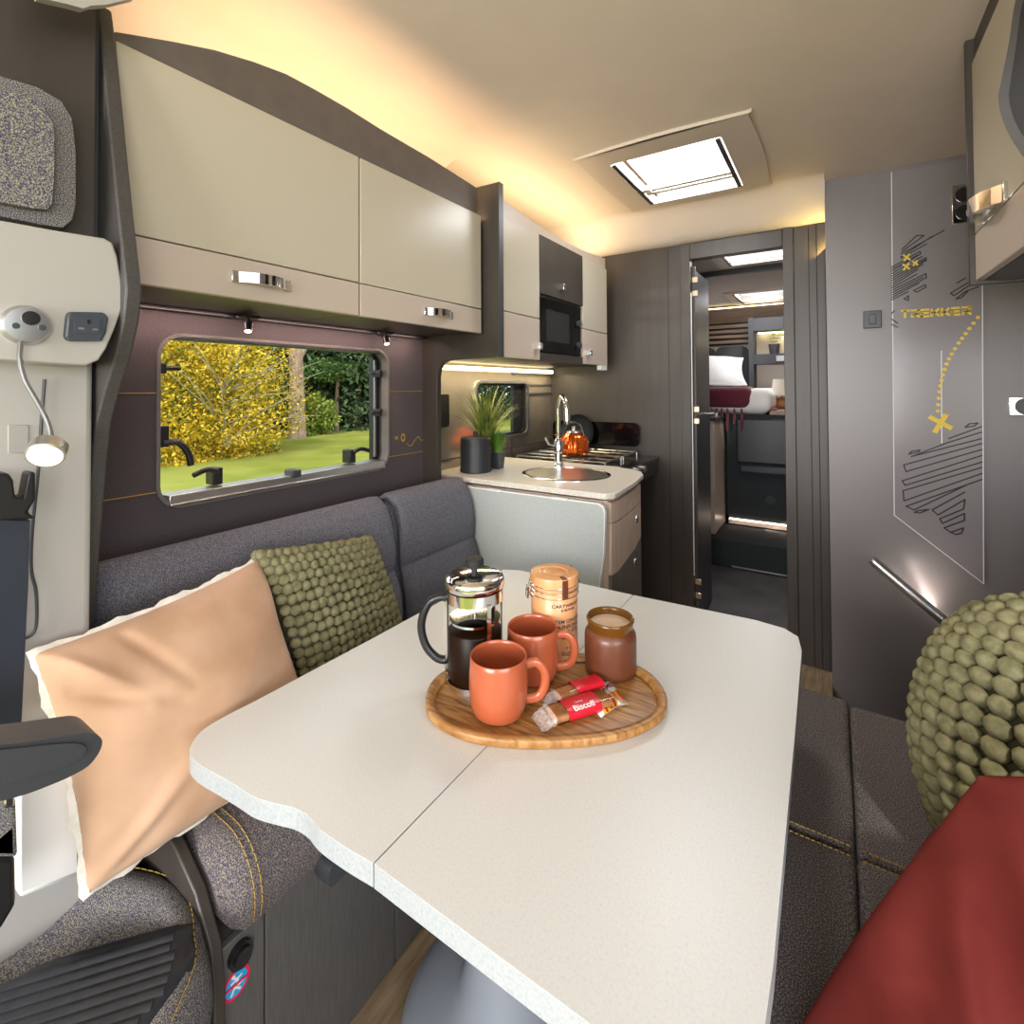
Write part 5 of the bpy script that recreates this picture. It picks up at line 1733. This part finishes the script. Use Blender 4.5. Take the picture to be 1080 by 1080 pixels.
# alcove with shelf unit
al = thing('alcove_shelves', 'grey bedroom shelf unit with lit alcove right of the headboard', 'shelf unit', (-.4, 5.0, 1.03))
obj('back', B().box(-.64, .09, 5.17, 5.199, 1.03, 1.86), 'tan', al)
obj('upper_rail', B().box(-.64, .09, 4.96, 5.17, 1.74, 1.855), 'head', al)
obj('middle_shelf', B().box(-.64, .09, 4.96, 5.17, 1.44, 1.53), 'head', al)
obj('side_panel', B().box(-.64, -.60, 4.95, 5.17, 1.03, 1.86), 'head', al)
obj('bottom_cabinet', B().box(-.60, .09, 4.99, 5.17, 1.03, 1.16), 'bedwood', al)
obj('alcove_light', B().box(-.58, .08, 5.12, 5.15, 1.728, 1.738), mat('alcove_led', (1, 1, 1), .5, emit=(1, .9, .5), estr=7), al)
obj('shelf_socket', B().box(-.42, -.30, 4.952, 4.96, 1.46, 1.51), 'dull', al, bev=.003)
light('alcove_glow', 'AREA', (-.35, 5.1, 1.72), 1.0, (1, .9, .6), .05, .3, target=(-.35, 5.05, 1.4))
fn_ = thing('potted_fern', 'bright green fern in a dark pot in the bedroom alcove', 'plant', (-.42, 5.02, 1.53))
obj('pot', B().lathe([(0, 0), (.035, 0), (.048, .09), (.042, .09), (.04, .08), (0, .08)], (-.44, 5.03, 1.53), 24), 'dgrey', fn_)
b = B()
for k in range(46):
    a = rng.uniform(0, 2*PI)
    L_ = rng.uniform(.10, .24)
    base_p = Vector((-.44, 5.03, 1.615))
    for i in range(9):
        t_ = i/8
        p = base_p+Vector((math.cos(a)*L_*t_, math.sin(a)*L_*t_*.6, .12*math.sin(t_*1.9)*(1 if k % 2 else .75)))
        w_ = .026*(1-t_*.75)
        dperp = Vector((-math.sin(a), math.cos(a), 0))
        dfw = Vector((math.cos(a), math.sin(a), .2))*.007
        b.faces([p-dfw, p+dperp*w_, p+dfw, p-dperp*w_], [(0, 1, 2), (0, 2, 3)])
obj('fronds', b, 'fern', fn_, smooth=0, kind='stuff', normals=False)
nt = obj('nightstand', B().box(-.40, .1, 4.15, 4.98, 1.03, 1.06), 'bedwood', bev=.003)
tag(nt, 'wooden bedside top between the bed and the shelf unit', 'shelf')
lm = thing('table_lamp', 'small lamp with cream shade and round wooden base by the bed', 'lamp', (-.36, 4.55, 1.06))
obj('base', B().lathe([(0, 0), (.03, 0), (.055, .02), (.06, .045), (.045, .075), (.015, .09), (.006, .095), (.006, .12), (0, .12)], (-.35, 4.55, 1.06), 28), mat('turned_wood', (.38, .16, .05), .5), lm, smooth=60)
obj('lamp_shade', B().lathe([(.075, .11), (.06, .24), (.058, .24), (.073, .11)], (-.35, 4.55, 1.06), 28), mat('cream_shade', (.85, .78, .66), .8), lm)
bo = obj('book', B().box(-.53, -.36, 4.2, 4.36, 1.062, 1.078), mat('dusky_red_cover', (.3, .09, .08), .6), bev=.002)
tag(bo, 'dusky red book lying on the bedside top', 'book')

# ================================================================ OUTDOORS
GZ = -.6
m = mat('lawn', (.2, .3, .04), .9, spec=.1)
f1 = noise(m, .5, 6)
base(m, ramp2(m, f1, [(.35, (.19, .21, .03)), (.5, (.26, .28, .05)), (.65, (.34, .33, .08))]))
g_ = st(obj('ground', B().box(-90, 60, -60, 90, GZ-.3, GZ), m))
def leafcloud(name, centre, radii, n, size, c1, c2, c3, label, cat, trunk=None, par=None, shell=.6, group=None, barkc=(.25, .17, .12)):
    t_ = thing(name, label, cat, (centre[0], centre[1], GZ), group)
    cs_ = rng.normal(size=(n, 3))
    cs_ /= np.linalg.norm(cs_, axis=1)[:, None]
    rad_ = (shell+(1-shell)*rng.random(n))[:, None]
    # lumpy outline
    lump = 1+.16*np.sin(cs_[:, :1]*7+cs_[:, 1:2]*5)+.12*np.sin(cs_[:, 2:3]*9+cs_[:, :1]*4)
    P_ = cs_*rad_*lump*np.array(radii)+np.array(centre)
    P_[:, 2] = np.maximum(P_[:, 2], GZ+.05*rng.random(n))
    a_ = rng.normal(size=(n, 3)); a_ /= np.linalg.norm(a_, axis=1)[:, None]
    b_ = np.cross(a_, rng.normal(size=(n, 3))); b_ /= np.linalg.norm(b_, axis=1)[:, None]
    s1 = size*(.6+.8*rng.random(n))[:, None]
    V = np.stack([P_-a_*s1, P_-b_*s1*.5, P_+a_*s1, P_+b_*s1*.5], 1).reshape(-1, 3)
    me = bpy.data.meshes.new('foliage')
    me.vertices.add(4*n)
    me.vertices.foreach_set('co', (V-np.array([centre[0], centre[1], GZ])).ravel().astype(np.float32))
    me.loops.add(4*n)
    me.loops.foreach_set('vertex_index', np.arange(4*n, dtype=np.int32))
    me.polygons.add(n)
    me.polygons.foreach_set('loop_start', np.arange(0, 4*n, 4, dtype=np.int32))
    me.update()
    mm = mat('foliage_'+name, c1, .7, spec=.1)
    geo = mm.node_tree.nodes.new('ShaderNodeNewGeometry')
    nn_ = noise(mm, .9, 4)
    mix = mm.node_tree.nodes.new('ShaderNodeMath')
    mix.operation = 'ADD'
    mul = mm.node_tree.nodes.new('ShaderNodeMath')
    mul.operation = 'MULTIPLY_ADD'
    mul.inputs[1].default_value = .5
    mul.inputs[2].default_value = -.25
    mm.node_tree.links.new(geo.outputs['Random Per Island'], mul.inputs[0])
    mm.node_tree.links.new(nn_, mix.inputs[0])
    mm.node_tree.links.new(mul.outputs[0], mix.inputs[1])
    base(mm, ramp2(mm, mix.outputs[0], [(.25, c1), (.5, c2), (.75, c3)]))
    me.materials.append(mm)
    o_ = bpy.data.objects.new('foliage', me)
    COL.objects.link(o_)
    o_.parent = t_
    o_['kind'] = 'stuff'
    if trunk:
        tx_, ty_2, r_, h_ = trunk
        bk_ = noisy('bark_'+name, barkc, tuple(c*1.5 for c in barkc), 4, .9, sc=(3, 3, .6), bstr=.4, dist=.03)
        obj('trunk', B().tube([(tx_, ty_2, GZ), (tx_, ty_2, GZ+h_*.4), (tx_+.1, ty_2, GZ+h_)], [r_*1.25, r_, r_*.7], 14), bk_, t_)
    return t_


def gp_(u, v):
    return px(u, v, 'z', GZ)


p = gp_(215, 487)
p = Vector((p.x, p.y, 0))
bd_ = p.normalized()
cB = p+bd_*1.6
leafcloud('autumn_bush', (cB.x, cB.y-.3, 1.0), (2.4, 2.7, 2.7), 34000, .05, (.10, .14, .04), (.62, .43, .02), (.88, .6, .08), 'large yellow autumn bush filling the left of the window', 'bush', shell=.5)
br_ = B()
for k in range(26):
    a = rng.uniform(-1.2, 1.2)
    o_ = Vector((cB.x+1.6, cB.y-.3, rng.uniform(-.3, 1.6)))
    e_ = Vector((cB.x+rng.uniform(1.9, 2.6), cB.y-.3+math.sin(a)*rng.uniform(1.2, 2.8), o_.z+rng.uniform(.5, 1.6)))
    br_.tube(catmull([o_, (o_+e_)/2+Vector((.1, 0, rng.uniform(-.15, .25))), e_], 5), [.016-.0011*i for i in range(11)], 5)
bush_ = [o for o in bpy.data.objects if o.name == 'autumn_bush'][0]
obj('bare_branches', br_, mat('pale_twigs', (.42, .36, .28), .8), bush_, kind='stuff')
p = gp_(265, 474)
p = Vector((p.x, p.y, 0)); cB = p+p.normalized()*2.5
leafcloud('autumn_tree', (cB.x-1.2, cB.y-.8, 2.3), (1.9, 1.9, 2.8), 16000, .045, (.14, .14, .05), (.42, .28, .08), (.6, .4, .12), 'second yellow and brown autumn tree beside the big trunk', 'tree', shell=.4)
p = gp_(313, 462)
pt = Vector((p.x, p.y, 0))
tk = thing('pine_trunk', 'thick pinkish brown pine trunk with forked top, seen in the window', 'tree', (pt.x, pt.y, GZ))
bk_ = noisy('pine_bark', (.3, .19, .13), (.52, .36, .27), 5, .9, sc=(2, 2, .7), bstr=.5, dist=.04)
obj('trunk', B().tube([(pt.x, pt.y, GZ), (pt.x, pt.y, 1.2), (pt.x, pt.y-.05, 2.6)], [.34, .26, .24], 16), bk_, tk)
b = B()
for dx_, dy_, dz_ in ((-.1, -.45, 2.5), (.1, .5, 2.4), (0, .02, 4.5)):
    b.tube(catmull([(pt.x, pt.y-.05, 2.3), (pt.x+dx_*.5, pt.y+dy_*.7, 3.0), (pt.x+dx_, pt.y+dy_, 2.6+dz_)], 4), [.16-.01*i for i in range(9)], 10)
obj('bough', b, bk_, tk)
p = gp_(330, 458); cB = Vector((p.x, p.y, 0))
leafcloud('round_shrub', (cB.x, cB.y, GZ+.7), (.9, .9, .9), 3500, .07, (.14, .2, .03), (.25, .32, .06), (.36, .4, .1), 'small light green shrub at the foot of the pine trunk', 'shrub', shell=.5)
p = gp_(355, 455); cB = Vector((p.x, p.y, 0))*1.02
leafcloud('pale_conifer', (cB.x-.2, cB.y, 2.0), (.8, 1.5, .55), 3500, .10, (.08, .16, .05), (.16, .27, .08), (.25, .36, .12), 'pale green conifer bough right of the pine trunk', 'tree', shell=.3, trunk=(cB.x, cB.y, .09, 2.8))
k = 0
for u, d_, h_, r_ in ((120, 24, 7, 4), (200, 27, 8, 5), (270, 27, 9, 4.5), (335, 26, 9, 3.5), (375, 25, 8, 3.2), (410, 26, 9, 3.6), (450, 28, 9, 4), (500, 30, 9, 4.5), (545, 36, 10, 5), (600, 40, 10, 6)):
    dr = (FW+R2*((u-540)/FPX)); dr.z = 0; dr.normalize()
    c = dr*d_
    leafcloud('evergreen_tree', (c.x, c.y, h_*.42), (r_, r_, h_*.62), 15000, .12, (.03, .055, .03), (.075, .12, .06), (.15, .2, .1),
              ('far dark evergreen behind the yellow bush', 'far dark evergreen right of the autumn leaves', 'tall dark evergreen behind the pine trunk', 'dark evergreen just right of the pine trunk', 'dark evergreen in the middle right of the window', 'dark evergreen at the right side of the window', 'dark evergreen behind the wall between the two windows', 'far evergreen seen left in the kitchen window', 'far evergreen seen mid kitchen window', 'far evergreen seen right in the kitchen window')[k],
              'tree', shell=.6, trunk=(c.x, c.y, .3, 3))
    k += 1
for u, d_, lb in ((541, 12, 'thin pale birch trunk seen through the kitchen window'), (548, 15, 'leaning pale trunk seen through the kitchen window')):
    dr = (FW+R2*((u-540)/FPX)); dr.z = 0; dr.normalize()
    c = dr*d_
    bt = obj('birch_trunk', B().tube([(c.x, c.y, GZ), (c.x+.1, c.y+.1, 2), (c.x+(.2 if d_ == 12 else .9), c.y+.3, 5)], [.09, .07, .05], 10), noisy('birch_bark', (.5, .46, .4), (.7, .66, .6), 6, .8))
    tag(bt, lb, 'tree')
